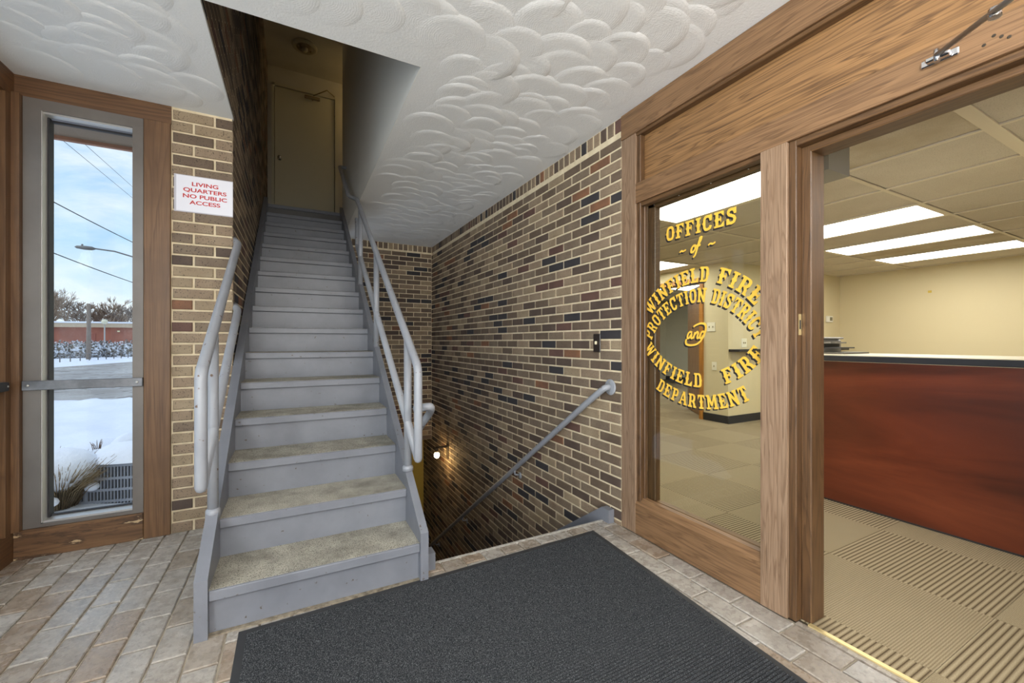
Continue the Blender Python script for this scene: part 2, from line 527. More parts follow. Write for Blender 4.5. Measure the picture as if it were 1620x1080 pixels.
# nosing strip along the stair hole
MB().box(.60, XR, YH - .012, YH + .004, -.17, .002).build('floor_edge_strip', plain('worn_edge_paint', (196, 194, 188), .6, var=(150, 142, 130), vscale=30), floor)

# ---- right brick wall
wr = MB().box(XR + .006, XR + .11, 2.02, 6.62, -2.75, ZC)
wall_right = wr.build('wall_right', mortar, origin=(XR, 2.02, 0), label='brown brick wall beside the stairs going down', cat='wall', kind='structure')
its = courses(2.02, 6.6, -2.7, ZC - .092, BW_R, 2.02 + BL / 2)
y = 2.024
while y < YB: its.append((y, y + BH - J, ZC - .088, ZC - .004, pick(BW_R))); y += .0715
def vis_r(c):
    if c[1] > YB + .05 and c[2] > -.31: return False
    if c[2] < 0:
        t = CAMZ / (CAMZ - c[2])
        return c[1] * t > YH and c[0] * t > .62
    return not (c[0] * 0)
masonry(wall_right, its, '-X', XR + .006, BR, .006, vis_r)
# ---- back brick wall of the stairwell (over the passage below)
wb = MB().box(.55, XR + .01, YB + .006, YB + .1, -.305, ZC)
wall_back = wb.build('wall_back', mortar, origin=(1.2, YB, 0), label='dark brick wall at the far end of the stairwell', cat='wall', kind='structure')
its = courses(.55, XR - .005, -.30, ZC - .092, BW_R, .60)
x = .56
while x < XR - .06: its.append((x, x + BH - J, ZC - .088, ZC - .004, pick(BW_R))); x += .0715
masonry(wall_back, its, '-Y', YB + .006, BR, .010, lambda c: c[0] > .6)
# ---- brick pier between window and stairs
wp = MB().box(-.668, XSL - .006, YW + .006, YW + .2, 0, ZC)
wall_pier = wp.build('wall_pier', mortar, origin=(-.5, YW, 0), label='tan brick pier between the window and the stairs', cat='wall', kind='structure')
its = courses(-.664, XSL, .004, ZC, BW_P, -.664 - BL / 2)
masonry(wall_pier, its, '-Y', YW + .006, BR, .010, lambda c: True)
# ---- brick wall along the stairs, rising through the ceiling
wl = MB().box(XSL - .12, XSL - .006, YW + .03, 7.05, 0, ZU).box(XSL - .12, XSL - .006, YH - .02, YW + .03, ZC + .021, ZU)
wall_left = wl.build('wall_left', mortar, origin=(XSL, YW, 0), label='dark brick wall running up the left side of the stairs', cat='wall', kind='structure')
its = courses(YW + .0, 7.05, .004, ZU, BW_R, YW) + courses(YH, YW, ZC + .01, ZU, BW_R, YW)
def vis_l(c):
    if c[1] < YW: 
        if c[2] < ZC: return False
    if c[2] > ZC:
        t = (ZC - CAMZ) / (c[2] - CAMZ); return c[1] * t > YH - .02
    return c[2] > (c[1] - NY) * RISE / RUN
masonry(wall_left, its, '+X', XSL - .006, BR, .003, vis_l)

# ---- lobby ceiling: plaster swirled into overlapping fans
m, t, b = newmat('swirled_plaster'); p = t.pos()
at = t.new('ShaderNodeAttribute', attribute_name='ring')
wav = t.math('SINE', t.math('MULTIPLY', t.math('ADD', at.outputs['Fac'], t.math('MULTIPLY', t.noise(p, 14, 2), .012)), 620.0))
nz = t.noise(p, 90, 4, .65)
h = t.math('ADD', t.math('MULTIPLY', wav, .07), nz)
b.inputs['Base Color'].default_value = lin((236, 237, 236)); b.inputs['Roughness'].default_value = .8
t.put(b, 'Normal', t.bump(h, .55, .0035)); plaster = m
cl = MB()
cl.box(XG - .3, XSL - .0, -2.3, YW + .03, ZC, ZC + .02)
cl.box(XSL, XSR, -2.3, YH, ZC, ZC + .05)
cl.box(XSR, XR + .12, -2.3, YB + .1, ZC, ZC + .04)
ceiling = cl.build('ceiling', plaster, origin=(0, 0, ZC), label='white swirled plaster ceiling over the lobby', cat='ceiling', kind='structure')
sw = MB(); sw.smooth = True
def fan(cx, cy, r, d, drop):
    k = len(sw.v); NA, NR = 22, 4
    dx, dy = math.cos(d), math.sin(d)
    for ir in range(NR + 2):
        rr = r * min(ir, NR) / NR
        for ia in range(NA):
            a = 2 * math.pi * ia / NA
            px, py = math.cos(a) * rr, math.sin(a) * rr
            tt = .5 + .5 * (px * dx + py * dy) / r
            e = drop * (tt ** 2.2) * (1.0 + .18 * math.sin(3 * a + cx * 9))
            f = 1.0 if ir <= NR else 1.09
            sw.v.append((cx + px * f, cy + py * f, ZC - .0003 - e if ir <= NR else ZC + .0005)); sw.attr.append(rr)
    for ir in range(NR + 1):
        for ia in range(NA):
            ja = (ia + 1) % NA
            sw.face((k + ir * NA + ia, k + ir * NA + ja, k + (ir + 1) * NA + ja, k + (ir + 1) * NA + ia))
gy = -.5
rowi = 0
while gy < YB - .1:
    gx = XG + .12 + (.08 if rowi % 2 else 0)
    while gx < XR - .1:
        cx = gx + random.uniform(-.05, .05); cy = gy + random.uniform(-.05, .05)
        r = random.uniform(.11, .18)
        ok = XG + r * .8 < cx < XR - r * .95
        if cx < XSL: ok = ok and cx + r < XSL - .01 and cy + r < YW - .02 
        elif cx < XSR + .02: ok = ok and cy + r < YH - .03
        else: ok = ok and (cy + r < YH - .03 or cx - r > XSR + .03) and cy + r < YB - .03
        if cx + r > XSL - .02 and cx < XSL and cy > YH - r: ok = ok and cx + r < XSL - .01
        if ok: fan(cx, cy, r, R(-70) + random.uniform(-1.0, 1.0), random.uniform(.0032, .0056))
        gx += random.uniform(.15, .22)
    gy += .14; rowi += 1
sw.build('plaster_swirls', plaster, ceiling, kind='stuff')

# ---- globe lamps added behind the camera to brighten the lobby
globe_glow = emit('fill_globe_glow', (255, 251, 245), 52)
for gx, lb in ((-.35, 'unseen frosted globe lamp added to light the glazed side of the lobby'), (1.05, 'unseen frosted globe lamp added to light the office side of the lobby')):
    gl0 = thing('fill_globe_lamp', lb, 'ceiling lamp', (gx, -1.1, 2.1), 'added lobby fill lamps')
    MB().ball((gx, -1.1, 2.25), .17, 20, 12).build('globe', globe_glow, gl0)
    MB().lathe((gx, -1.1, ZC), (0, 0, -1), [(0, .09), (.02, .09), (.03, .03), (.19, .03)], 16).build('canopy', alu, gl0)

# ---- upper stair shaft
wu = MB()
wu.box(XSR - .004, XSR - .0005, YH, YB + .02, ZC - .0005, ZC + .045).box(XSR - .004, XSR + .1, YH, YB + .02, ZC + .045, ZU)
wall_shaft = wu.build('wall_shaft', plain('shaft_wall_paint', (240, 239, 234), .5, bump=.1, bscale=30), origin=(XSR, YH, ZC), label='white painted wall beside the upper stairs', cat='wall', kind='structure')
MB().box(XSL - .1, XSR + .1, YH - .12, YH - .001, ZC + .05, ZU).build('wall_shaft_front', upper_paint, label='painted wall above the stair opening', cat='wall', kind='structure')
MB().box(XSL - .12, XR, YH - .12, 7.3, ZU, ZU + .08).build('ceiling_upper', upper_paint, label='cream ceiling above the upper stair landing', cat='ceiling', kind='structure')
wub = MB().box(XSL - .12, -.29, 7.05, 7.15, 2.9, ZU).box(.56, XR, 7.05, 7.15, 2.9, ZU).box(-.29, .56, 7.05, 7.15, 4.96, ZU)
wub.build('wall_upper_back', upper_paint, label='cream wall around the door at the top of the stairs', cat='wall', kind='structure')
MB().box(XR - .02, XR + .08, YB - .3, 7.15, 2.9, ZU).build('wall_upper_right', upper_paint, label='cream wall at the right end of the upper landing', cat='wall', kind='structure')
MB().box(XSR + .1, XR, YB - .06, YB + .0, ZC + .1, ZU).build('wall_upper_hall', upper_paint, label='cream wall between the shaft and the upper hall', cat='wall', kind='structure')
MB().box(XSL, XR, 6.09, 7.1, 2.75, 2.905).build('floor_upper', plain('landing_vinyl', (96, 94, 92), .5), label='grey floor of the upper landing', cat='floor', kind='structure')
# upper door
d1 = thing('door_1', 'flat cream painted door at the top of the stairs', 'door', (.13, 7.04, 2.905), kind='structure')
doorp = plain('door_paint', (204, 198, 172), .45, bump=.05)
MB().box(-.4, .7, 7.10, 7.2, 2.8, 5.2).build('light_blocker', doorp, d1)  # slab added behind the door to stop sky light leaking round it
Bx('door_leaf', doorp, d1, -.262, .545, 7.02, 7.06, 2.92, 4.925, bev=.003)
fm = MB().box(-.30, -.268, 7.0, 7.1, 2.905, 4.97).box(.553, .60, 6.99, 7.1, 2.905, 4.97).box(-.30, .60, 7.0, 7.1, 4.93, 4.975)
fm.build('door_frame', doorp, d1)
kn = MB().lathe((-.20, 7.02, 3.87), (0, -1, 0), [(0, .03), (.008, .03), (.01, .012), (.035, .012), (.04, .024), (.058, .028), (.068, .022), (.07, .004)], 14)
kn.build('door_knob', chrome, d1)
for z in (3.12, 3.92, 4.72): Bx('hinge', plain('hinge_steel', (150, 146, 136), .4, .8), d1, .543, .556, 7.008, 7.022, z - .05, z + .05)
cb = MB().lathe((.13, 6.985, 4.86), (1, 0, 0), [(0, .022), (.012, .026), (.20, .026), (.212, .022)], 12).lathe((.24, 6.985, 4.825), (0, 0, 1), [(0, .012), (.05, .012)], 8)
closer_metal = plain('closer_bronze', (150, 132, 98), .4, .6)
cbo = cb.build('door_closer', closer_metal, d1)
MB().tube([(.25, 6.985, 4.90), (.43, 6.86, 4.965), (.54, 6.99, 4.965)], .008, 6).build('closer_arm', closer_metal, cbo)
# bare ceiling lamp holder above the landing
lamp = thing('ceiling_light', 'round bare lamp base on the ceiling above the landing', 'light fixture', (.12, 6.38, ZU - .09))
bz = plain('fixture_cream', (176, 166, 138), .45)
MB().lathe((.12, 6.38, ZU), (0, 0, -1), [(0, .155), (.02, .158), (.03, .145), (.034, .12), (.026, .105)], 28).build('base_ring', bz, lamp)
MB().lathe((.12, 6.38, ZU - .02), (0, 0, -1), [(0, .105), (.014, .10), (.016, .01)], 24).build('inner_plate', plain('fixture_inner', (128, 112, 84), .5), lamp)
MB().lathe((.12, 6.38, ZU - .03), (0, 0, -1), [(0, .04), (.03, .038), (.045, .028), (.046, .012)], 16).build('lamp_socket', plain('porcelain_socket', (186, 176, 150), .4), lamp)
for q in (-1, 1): MB().lathe((.12 + q * .075, 6.38 + q * .03, ZU - .03), (0, 0, -1), [(0, .012), (.022, .012)], 8).build('retaining_screw', closer_metal, lamp)

uh = thing('fill_hall_lamp', 'unseen dim globe lamp added to light the upper landing', 'ceiling lamp', (1.35, 6.6, 4.95))  # lamp added out of view to lift the dark upper shaft
MB().ball((1.35, 6.6, 5.06), .10, 16, 10).build('globe', emit('warm_globe_glow', (255, 222, 160), 9), uh)
MB().lathe((1.35, 6.6, ZU), (0, 0, -1), [(0, .07), (.015, .07), (.02, .03), (.08, .03)], 12).build('canopy', alu, uh)

# ================================================================== STAIRS UP
stair = thing('staircase', 'grey painted steel staircase with gritty treads climbing to the door', 'staircase', (.116, 2.0, 0))
XI0, XI1 = -.303, .542
slope = RISE / RUN
def stringer(x0, x1, parent, Y0=1.995, ztop0=.235, name='stringer', Yend=6.12):
    zt = ztop0
    pts = [(x0, Y0, 0), (x0, Y0, zt), (x0, Yend, zt + (Yend - Y0) * slope), (x0, Yend, zt + (Yend - Y0) * slope - .34), (x0, Y0 + .16, 0)]
    return MB().prism(pts, (x1 - x0, 0, 0)).build(name, paint, parent)
stringer(XSL + .004, XI0, stair); stringer(XI1, .581, stair)
for i in range(16):
    zt = (i + 1) * RISE; yn = NY + i * RUN
    r = MB().box(XI0, XI1, yn + .026, yn + .034, i * RISE + (.002 if i == 0 else -.02), zt - .012)
    r.build('riser', paint, stair)
    if i == 15: depth = .12
    else: depth = RUN + .03
    tr = MB()
    tr.box(XI0, XI1, yn, yn + .028, zt - .042, zt, bev=.004).box(XI0, XI1, yn + .02, yn + depth, zt - .02, zt - .006)
    tro = tr.build('tread', paint, stair)
    if i < 15: Bx('tread_grit_fill', grit, tro, XI0, XI1, yn + .012, yn + RUN + .026, zt - .008, zt + .0015)
# worn patches of filler at the foot of the stairs
MB().box(XI0 - .03, .545, 2.008, 2.03, -.002, .006).build('floor_sealant', plain('old_sealant', (150, 140, 122), .9, var=(96, 86, 72), vscale=40, bump=.6), stair)

RP = .0215
def pipe(name, pts, parent, rad=.03, r=RP, mat=paint_rail, cap='flat', n=12):
    return MB().tube(rounded(pts, rad), r, n, cap).build(name, mat, parent)
# left railing
rl = thing('stair_railing', 'short grey pipe railing on the left of the stairs, ending at the brick pier', 'railing', (-.325, 2.1, .4))
xl = -.325
pipe('top_rail', [(xl, 2.0, .60), (xl, 2.0, 1.045), (xl, 3.19, 1.80), (xl - .03, 3.25, 1.835)], rl, .03, cap='round')
pipe('mid_rail', [(xl, 2.0, .60), (xl, 3.18, 1.37), (xl - .03, 3.25, 1.41)], rl, .03)
pipe('post', [(xl, 2.27, .39), (xl, 2.27, 1.20)], rl)
MB().lathe((xl, 2.27, .385), (0, 0, 1), [(0, .03), (.03, .029), (.04, .022)], 14).build('weld_collar', paint_rail, rl)
# right railing
rr_ = thing('stair_railing', 'long grey pipe railing on the right of the stairs, following the whole flight', 'railing', (.56, 2.2, .4))
xr = .560
def rz(y): return 1.04 + (y - 2.12) * .668
pipe('top_rail', [(xr, 2.11, .57), (xr, 2.11, 1.035), (xr, 4.48, rz(4.48)), (.50, 4.66, rz(4.6)), (.50, 5.66, rz(5.62)), (.575, 5.70, rz(5.64))], rr_, .05, cap='round')
pipe('mid_rail', [(xr, 2.11, .57), (xr, 4.45, .57 + 2.34 * .668), (xr, 4.47, 2.42)], rr_, .03)
for yp in (2.33, 3.34, 4.22):
    pipe('post', [(xr, yp, .235 + (yp - 1.995) * slope - .01), (xr, yp, rz(yp))], rr_)
MB().lathe((xr, 2.33, .235 + .335 * slope - .01), (0, 0, 1), [(0, .03), (.02, .029), (.03, .022)], 14).build('weld_collar', paint_rail, rr_)

# ================================================================== STAIRS DOWN
sd = thing('staircase', 'grey steel staircase going down beside the brick wall', 'staircase', (1.22, 2.2, -2.7))
for (a, b_) in ((.598, .64), (1.785, 1.83)):
    ya = 2.075
    pts = [(a, ya, .0), (a, ya, .085), (a, ya + .07, .085), (a, ya + .07 + 3.9, .085 - 3.9 * .69), (a, ya + .07 + 3.9, -.25 - 3.9 * .69), (a, YH + .01, -.2), (a, YH + .006, .0)]
    MB().prism(pts, (b_ - a, 0, 0)).build('stringer', paint, sd)
for i in range(14):
    zt = -(i + 1) * .185; y0 = YH + .004 + i * .268
    Bx('tread', paint, sd, .64, 1.785, y0, y0 + .29, zt - .03, zt)
    Bx('riser', paint, sd, .64, 1.785, y0 - .0, y0 + .01, zt, zt + .15)
# wall handrail on the brick wall
hr = thing('wall_handrail', 'grey pipe handrail fixed to the brick wall going down', 'handrail', (1.78, 2.12, .87))
def hz(y): return .80 - (y - 2.21) * .697
pipe('rail', [(XR - .004, 2.12, .871), (1.795, 2.125, .868), (1.772, 2.26, hz(2.26)), (1.772, 5.98, hz(5.98)), (1.83, 6.04, hz(6.0))], hr, .09)
MB().lathe((XR - .004, 2.115, .871), (-1, 0, 0), [(0, .052), (.005, .052), (.008, .046), (.009, .02)], 22).build('wall_flange', paint_rail, hr)
for q in ((0, .035), (0, -.035)): MB().lathe((XR - .012, 2.115 + q[0], .871 + q[1]), (-1, 0, 0), [(0, .007), (.003, .007), (.004, .003)], 8).build('screw', screwm, hr)
for yb in (3.33, 4.66, 5.75):
    zb = hz(yb)
    br = MB().tube(rounded([(1.772, yb, zb - .018), (1.772, yb + .01, zb - .06), (XR - .01, yb + .02, zb - .075)], .03), .008, 8)
    br.lathe((XR - .004, yb + .02, zb - .08), (-1, 0, 0), [(0, .03), (.006, .028), (.008, .01)], 14)
    br.build('bracket', paint_rail, hr)
# opposite handrail with its curled end
h2 = thing('curled_handrail', 'grey pipe handrail with a curled end beside the stair post', 'handrail', (.64, 2.2, .8))
pipe('rail', [(.575, 2.24, .80), (.655, 2.19, .825), (.672, 2.27, .775), (.652, 2.42, .665), (.652, 5.9, .665 - 3.48 * .69)], h2, .05)
# basement shell
MB().box(.5, XR + .1, 2.0, 6.7, -2.85, -2.75).build('floor_basement', plain('basement_floor', (90, 84, 76), .7), label='grey basement floor below the stairs', cat='floor', kind='structure')
yellow = plain('yellow_wall_paint', (196, 168, 74), .6)
MB().box(-.3, XR + .1, 6.62, 6.72, -2.75, -.2).build('wall_basement_end', yellow, label='yellow painted wall at the foot of the lower stairs', cat='wall', kind='structure')
MB().box(.56, .596, YH + .02, 6.62, -2.75, -.02).build('wall_basement_left', plain('stairwell_paint', (110, 100, 84), .7), label='dull painted wall beneath the upper stairs', cat='wall', kind='structure')
MB().box(.5, XR, YB, 6.7, -.305, -.16).build('ceiling_basement', plain('soffit_paint', (150, 142, 124), .7), label='low soffit over the basement passage', cat='ceiling', kind='structure')
MB().box(.596, XR, YH - .03, YH - .012, -2.75, -.165).build('wall_basement_front', plain('stairwell_paint_front', (110, 100, 84), .7), label='wall under the front edge of the stair opening', cat='wall', kind='structure')
# stairwell wall lamp
wlp = thing('wall_lamp', 'small wall lamp with a bare glowing bulb low in the stairwell', 'lamp', (XR, 5.40, -.36))
dark = plain('dark_bronze', (70, 62, 52), .45, .5)
Bx('wall_plate', dark, wlp, XR - .012, XR - .004, 5.36, 5.44, -.42, -.22, bev=.003)
Bx('arm', dark, wlp, XR - .18, XR - .012, 5.385, 5.415, -.262, -.238, bev=.003)
MB().lathe((XR - .155, 5.40, -.262), (0, 0, -1), [(0, .026), (.05, .026), (.052, .018)], 14).build('socket', dark, wlp)
MB().ball((XR - .155, 5.40, -.352), .036, 16, 10, 1.15).build('bulb', emit('bulb_glow', (255, 214, 150), 75), wlp)
# light switch on the brick wall
sw1 = thing('light_switch', 'dark brown switch plate on the brick wall beside the office frame', 'switch', (XR, 2.25, 1.157))
Bx('cover_plate', plain('brown_plate', (44, 36, 32), .35), sw1, XR - .010, XR - .003, 2.215, 2.288, 1.098, 1.222, bev=.003)
Bx('toggle', plain('ivory_toggle', (232, 222, 190), .4), sw1, XR - .024, XR - .009, 2.247, 2.257, 1.15, 1.172, bev=.002)
for z in (1.122, 1.198): MB().lathe((XR - .010, 2.252, z), (-1, 0, 0), [(0, .004), (.002, .003)], 8).build('screw', dark, sw1)

# ================================================================== WINDOW WALL (left)
MB().box(XG - .02, -.666, YW - .0, YW + .14, 2.492, ZC).build('trim_1', winX, label='stained wooden head beam above the narrow window', cat='trim', kind='structure')
MB().box(-.794, -.668, YW - .012, YW + .16, 0, 2.492, bev=.003).build('trim_2', winZ, label='stained wooden post between window and brick pier', cat='trim', kind='structure')
MB().box(XG, -.796, YW - .012, YW + .14, 0, .156, bev=.003).build('trim_3', sillm, label='weathered wooden sill board with flaking finish under the window', cat='trim', kind='structure')
MB().box(XG - .14, -1.299, YW - .03, YW + .14, .156, 2.492).build('trim_4', winZ, label='stained wooden corner post at the left end of the window', cat='trim', kind='structure')
w1 = thing('window_1', 'tall narrow window in a grey aluminium frame looking onto snow', 'window', (-1.04, YW, .156), kind='structure')
fr = MB()
fr.box(-1.297, -1.228, YW - .004, YW + .11, .158, 2.49).box(-.846, -.797, YW - .004, YW + .11, .158, 2.49)
fr.box(-1.228, -.846, YW - .004, YW + .11, 2.43, 2.49).box(-1.228, -.846, YW - .004, YW + .11, .158, .176)
fr.build('window_frame', alu, w1)
MB().box(-1.228, -1.224, YW + .0, YW + .055, .18, 2.43).box(-1.224, -.85, YW + .01, YW + .09, .176, .186).box(-1.224, -.85, YW + .01, YW + .06, 2.42, 2.43).build('reveal', alu_l, w1)
MB().box(-1.228, -1.216, YW + .055, YW + .105, .186, 2.42).box(-.856, -.846, YW + .055, YW + .105, .186, 2.42).box(-1.216, -.856, YW + .085, YW + .105, 2.408, 2.42).box(-1.216, -.856, YW + .085, YW + .105, .186, .194).build('gasket', gasket, w1)
MB().box(-1.22, -.85, YW + .092, YW + .098, .19, 2.416).build('pane', pane, w1)
bar = Bx('crossbar', barm, w1, -1.295, -.796, YW - .022, YW - .005, .906, .958, bev=.003)
for x in (-1.272, -.822): MB().lathe((x, YW - .022, .932), (0, -1, 0), [(0, .008), (.002, .007), (.003, .003)], 10).build('screw', screwm, bar)
# glazed side wall
sg = thing('wall_glazed', 'glazed timber wall at the left with dark metal door frame', 'wall', (XG, 1.6, 0), kind='structure')
MB().box(XG - .14, XG, -2.2, YW + .14, 0, .15).build('sill_board', winYw, sg)
MB().box(XG - .14, XG, -2.2, YW - .0, 2.47, ZC).build('head_beam', winYw, sg)
for y0 in (3.125, 1.98, .88, -.22, -1.32):
    y1 = YW - .03 if y0 == 3.125 else y0 + .1
    MB().box(XG - .14, XG, y0, y1, .15, 2.47).build('mullion', winZ, sg)
ya = [(3.125, 2.08), (1.98, .98), (.88, -.12), (-.22, -1.22)]
for (a, b_) in ya:
    f = MB().box(XG - .09, XG - .02, a - .05, a, .15, 2.47).box(XG - .09, XG - .02, b_, b_ + .05, .15, 2.47).box(XG - .09, XG - .02, b_, a, 2.42, 2.47).box(XG - .09, XG - .02, b_, a, .15, .2)
    f.build('metal_frame', gasket, sg)
    MB().box(XG - .06, XG - .054, b_ + .05, a - .05, .2, 2.42).build('pane', pane, sg)
pb = Bx('push_bar', gasket, sg, XG - .02, XG + .03, 2.12, 3.09, .915, .962, bev=.004)
MB().lathe((XG + .03, 3.075, .94), (1, 0, 0), [(0, .006), (.003, .004)], 8).build('screw', screwm, pb)
# entrance wall behind the camera: timber with wide glazing
we = MB().box(XG - .3, XR + .1, -2.3, -2.15, 0, .2).box(XG - .3, XR + .1, -2.3, -2.15, 2.45, ZC)
for x in (XG - .14, -.3, .75, XR - .06): we.box(x, x + .12, -2.3, -2.15, .2, 2.45)
we.build('wall_entrance', winZ, label='timber framed glazed entrance wall opposite the stairs', cat='wall', kind='structure')

# notice on the pier
sn = thing('paper_notice', 'white laminated notice with red capitals taped to the brick pier', 'sign', (-.5, YW, 1.96))
MB().box(-.652, -.352, YW - .0075, YW - .006, 1.966, 2.194).build('laminate', plain('laminate_edge', (198, 196, 204), .25), sn)
MB().box(-.641, -.355, YW - .009, YW - .0075, 1.972, 2.19).build('sheet', paper, sn)
def text(body, name, size, loc, rot, mat, parent, ext=.0004, align='CENTER', sx=1.0):
    c = bpy.data.curves.new(name, 'FONT'); c.body = body; c.size = size; c.align_x = align; c.extrude = ext; c.space_line = 1.0
    c.offset = size * .022
    o = bpy.data.objects.new(name, c); COL.objects.link(o)
    dg = bpy.context.evaluated_depsgraph_get(); dg.update()
    me = bpy.data.meshes.new_from_object(o.evaluated_get(dg)); bpy.data.objects.remove(o)
    me.materials.clear(); me.materials.append(mat)
    n = bpy.data.objects.new(name, me); COL.objects.link(n); n.parent = parent
    n.location = Vector(loc) - ORG[parent.name]; n.rotation_euler = rot; n.scale = (sx, 1, 1)
    return n
for ln, z in (('LIVING', 2.132), ('QUARTERS', 2.094), ('NO PUBLIC', 2.056), ('ACCESS', 2.018)):
    text(ln, 'lettering', .033, (-.497, YW - .0095, z), (R(90), 0, 0), redink, sn, sx=1.35)

# ================================================================== OFFICE STOREFRONT (right, oak)
tf = thing('trim_5', 'oak storefront frame with transom panel around the office window and doorway', 'trim', (XR, 1.0, 0), kind='structure')
XF = XR
DJ0, DJ1 = .947, -.02        # clear doorway
Bx('stile', oakZ, tf, XF, XF + .12, 1.897, 2.018, 0, 2.442, bev=.002)
Bx('head_casing', oakY, tf, XF - .006, XF + .12, -2.2, 2.018, 2.442, ZC - .002, bev=.003)
Bx('head_bead', oakDY, tf, XF + .006, XF + .05, -2.2, 1.897, 2.424, 2.442, bev=.004)
Bx('transom_panel', oakP, tf, XF + .05, XF + .075, -2.2, 1.897, 2.13, 2.442)
Bx('transom_bead', oakD, tf, XF + .012, XF + .05, 1.866, 1.897, 2.13, 2.424, bev=.004)
Bx('mid_rail', oakY, tf, XF, XF + .12, -2.2, 1.897, 2.012, 2.132, bev=.002)
Bx('post', oakZ, tf, XF - .002, XF + .12, 1.015, 1.128, 0, 2.012, bev=.002)
Bx('bottom_rail', oakY, tf, XF, XF + .12, 1.128, 1.897, 0, .186, bev=.002)
st = MB()
st.prism([(XF + .002, 1.128, .186), (XF + .055, 1.128, .186), (XF + .055, 1.128, .222), (XF + .03, 1.128, .218)], (0, .769, 0)); st.build('sill_bead', oakY, tf)
# stepped stops around the glass
Bx('stop', oakD, tf, XF + .012, XF + .055, 1.866, 1.897, .186, 2.012, bev=.004)
Bx('stop', oakD, tf, XF + .035, XF + .058, 1.854, 1.866, .2, 2.0, bev=.004)
Bx('stop', oakD, tf, XF + .075, XF + .12, 1.81, 1.87, .19, 2.0, bev=.004)
Bx('stop', oakD, tf, XF + .035, XF + .058, 1.128, 1.145, .2, 2.0, bev=.003)
Bx('stop', oakD, tf, XF + .075, XF + .12, 1.128, 1.145, .2, 2.0, bev=.003)
Bx('stop', oakDY, tf, XF + .012, XF + .058, 1.128, 1.866, 1.988, 2.012, bev=.004)
Bx('stop', oakDY, tf, XF + .075, XF + .12, 1.128, 1.866, 1.975, 2.012, bev=.004)
Bx('stop', oakY, tf, XF + .075, XF + .12, 1.128, 1.81, .186, .215, bev=.004)
# door jamb
Bx('jamb', oakD, tf, XF + .012, XF + .12, .985, 1.015, 0, 2.012, bev=.003)
Bx('jamb', oakD, tf, XF + .05, XF + .15, .947, .987, 0, 1.985, bev=.004)
Bx('jamb', oakD, tf, XF + .012, XF + .15, DJ1 - .04, DJ1, 0, 2.0, bev=.003)
Bx('head_jamb', oakDY, tf, XF + .012, XF + .12, DJ1, .987, 1.985, 2.012, bev=.003)
Bx('head_jamb', oakDY, tf, XF + .05, XF + .15, DJ1, .955, 1.955, 1.985, bev=.004)
Bx('side_panel', oakZ, tf, XF, XF + .12, -2.2, DJ1 - .04, 0, 2.012)
sp_ = Bx('strike_plate', brass, tf, XF + .03, XF + .048, .984, .9855, 1.197, 1.285)
Bx('strike_slot', gasket, sp_, XF + .034, XF + .044, .9835, .9845, 1.222, 1.26)
for (y, z) in ((.45, 2.062), (.415, 2.066), (.43, 2.078), (.40, 2.055)): MB().lathe((XF - .0005, y, z), (-1, 0, 0), [(0, .005), (.0006, .004)], 8).build('screw_hole', dark, tf)
Bx('threshold_strip', brass, tf, XF + .03, XF + .05, DJ1, .95, -.002, .006)
Bx('threshold', TILE[1], tf, XF + .006, XF + .03, DJ1, .985, -.02, .0)
# closer bracket and rod
ca = thing('door_closer_arm', 'chrome bracket and rod of a door closer on the oak header', 'door closer', (XF, .545, 2.078))
br = MB().box(XF - .012, XF - .002, .50, .59, 2.066, 2.09, bev=.003).box(XF - .03, XF - .012, .515, .575, 2.070, 2.086, bev=.004).tube([(XF - .03, .545, 2.06), (XF - .03, .545, 2.098)], .008, 10)
br.build('bracket', chrome, ca)
MB().tube([(XF - .03, .545, 2.082), (1.50, .30, 1.99), (1.40, .14, 1.99)], .008, 10).build('rod', plain('closer_steel', (150, 152, 156), .3, .8), ca)
MB().lathe((1.60, .372, 2.017), (0, 0, 1), [(-.012, .013), (.012, .013)], 10).build('rod_joint', chrome, ca)
# office door leaf, swung wide open into the lobby behind the camera
d3 = thing('door_2', 'oak office door swung open into the lobby', 'door', (XF, -.06, 0), kind='structure')
Mx = Matrix.Translation((XF - .01, -.07, 0)) @ Matrix.Rotation(R(-128), 4, 'Z')
MB().box(0, .042, -.02, .90, .01, 1.96, M=Matrix.Translation((XF - .03, -.07, 0)) @ Matrix.Rotation(R(140), 4, 'Z')).build('door_leaf', oakZ, d3)

# office window pane with gold lettering
XP = XF + .064
w2 = thing('window_2', 'office window with arched gold lettering shadowed in black', 'window', (XP, 1.48, .2), kind='structure')
MB().box(XP, XP + .006, 1.13, 1.885, .19, 2.0).build('pane', pane, w2)
for y in (1.80, 1.62, 1.42, 1.22): MB().lathe((XF + .057, y, 1.984), (0, 0, -1), [(0, .004), (.002, .003)], 8).build('glazing_screw', screwm, w2)
goldm = plain('gold_leaf_paint', (240, 194, 74), .45, var=(232, 184, 64), vscale=20)
blackp = plain('black_lettering_paint', (34, 32, 36), .5)
SER = .13
def rect(a, b_, c, d): return [(a, c), (b_, c), (b_, d), (a, d)]
def stroke(p, q, w):
    dx, dy = q[0] - p[0], q[1] - p[1]; L = math.hypot(dx, dy); nx, ny = -dy / L * w / 2, dx / L * w / 2
    return [(p[0] + nx, p[1] + ny), (p[0] - nx, p[1] - ny), (q[0] - nx, q[1] - ny), (q[0] + nx, q[1] + ny)]
def pl(pts, w):
    out = []
    for i in range(len(pts) - 1):
        p, q = pts[i], pts[i + 1]
        out.append(stroke(p, q, w))
        if i: out.append([(p[0] + w / 2 * math.cos(a * math.pi / 4), p[1] + w / 2 * math.sin(a * math.pi / 4)) for a in range(8)])
    return out
T = .2       # stem weight
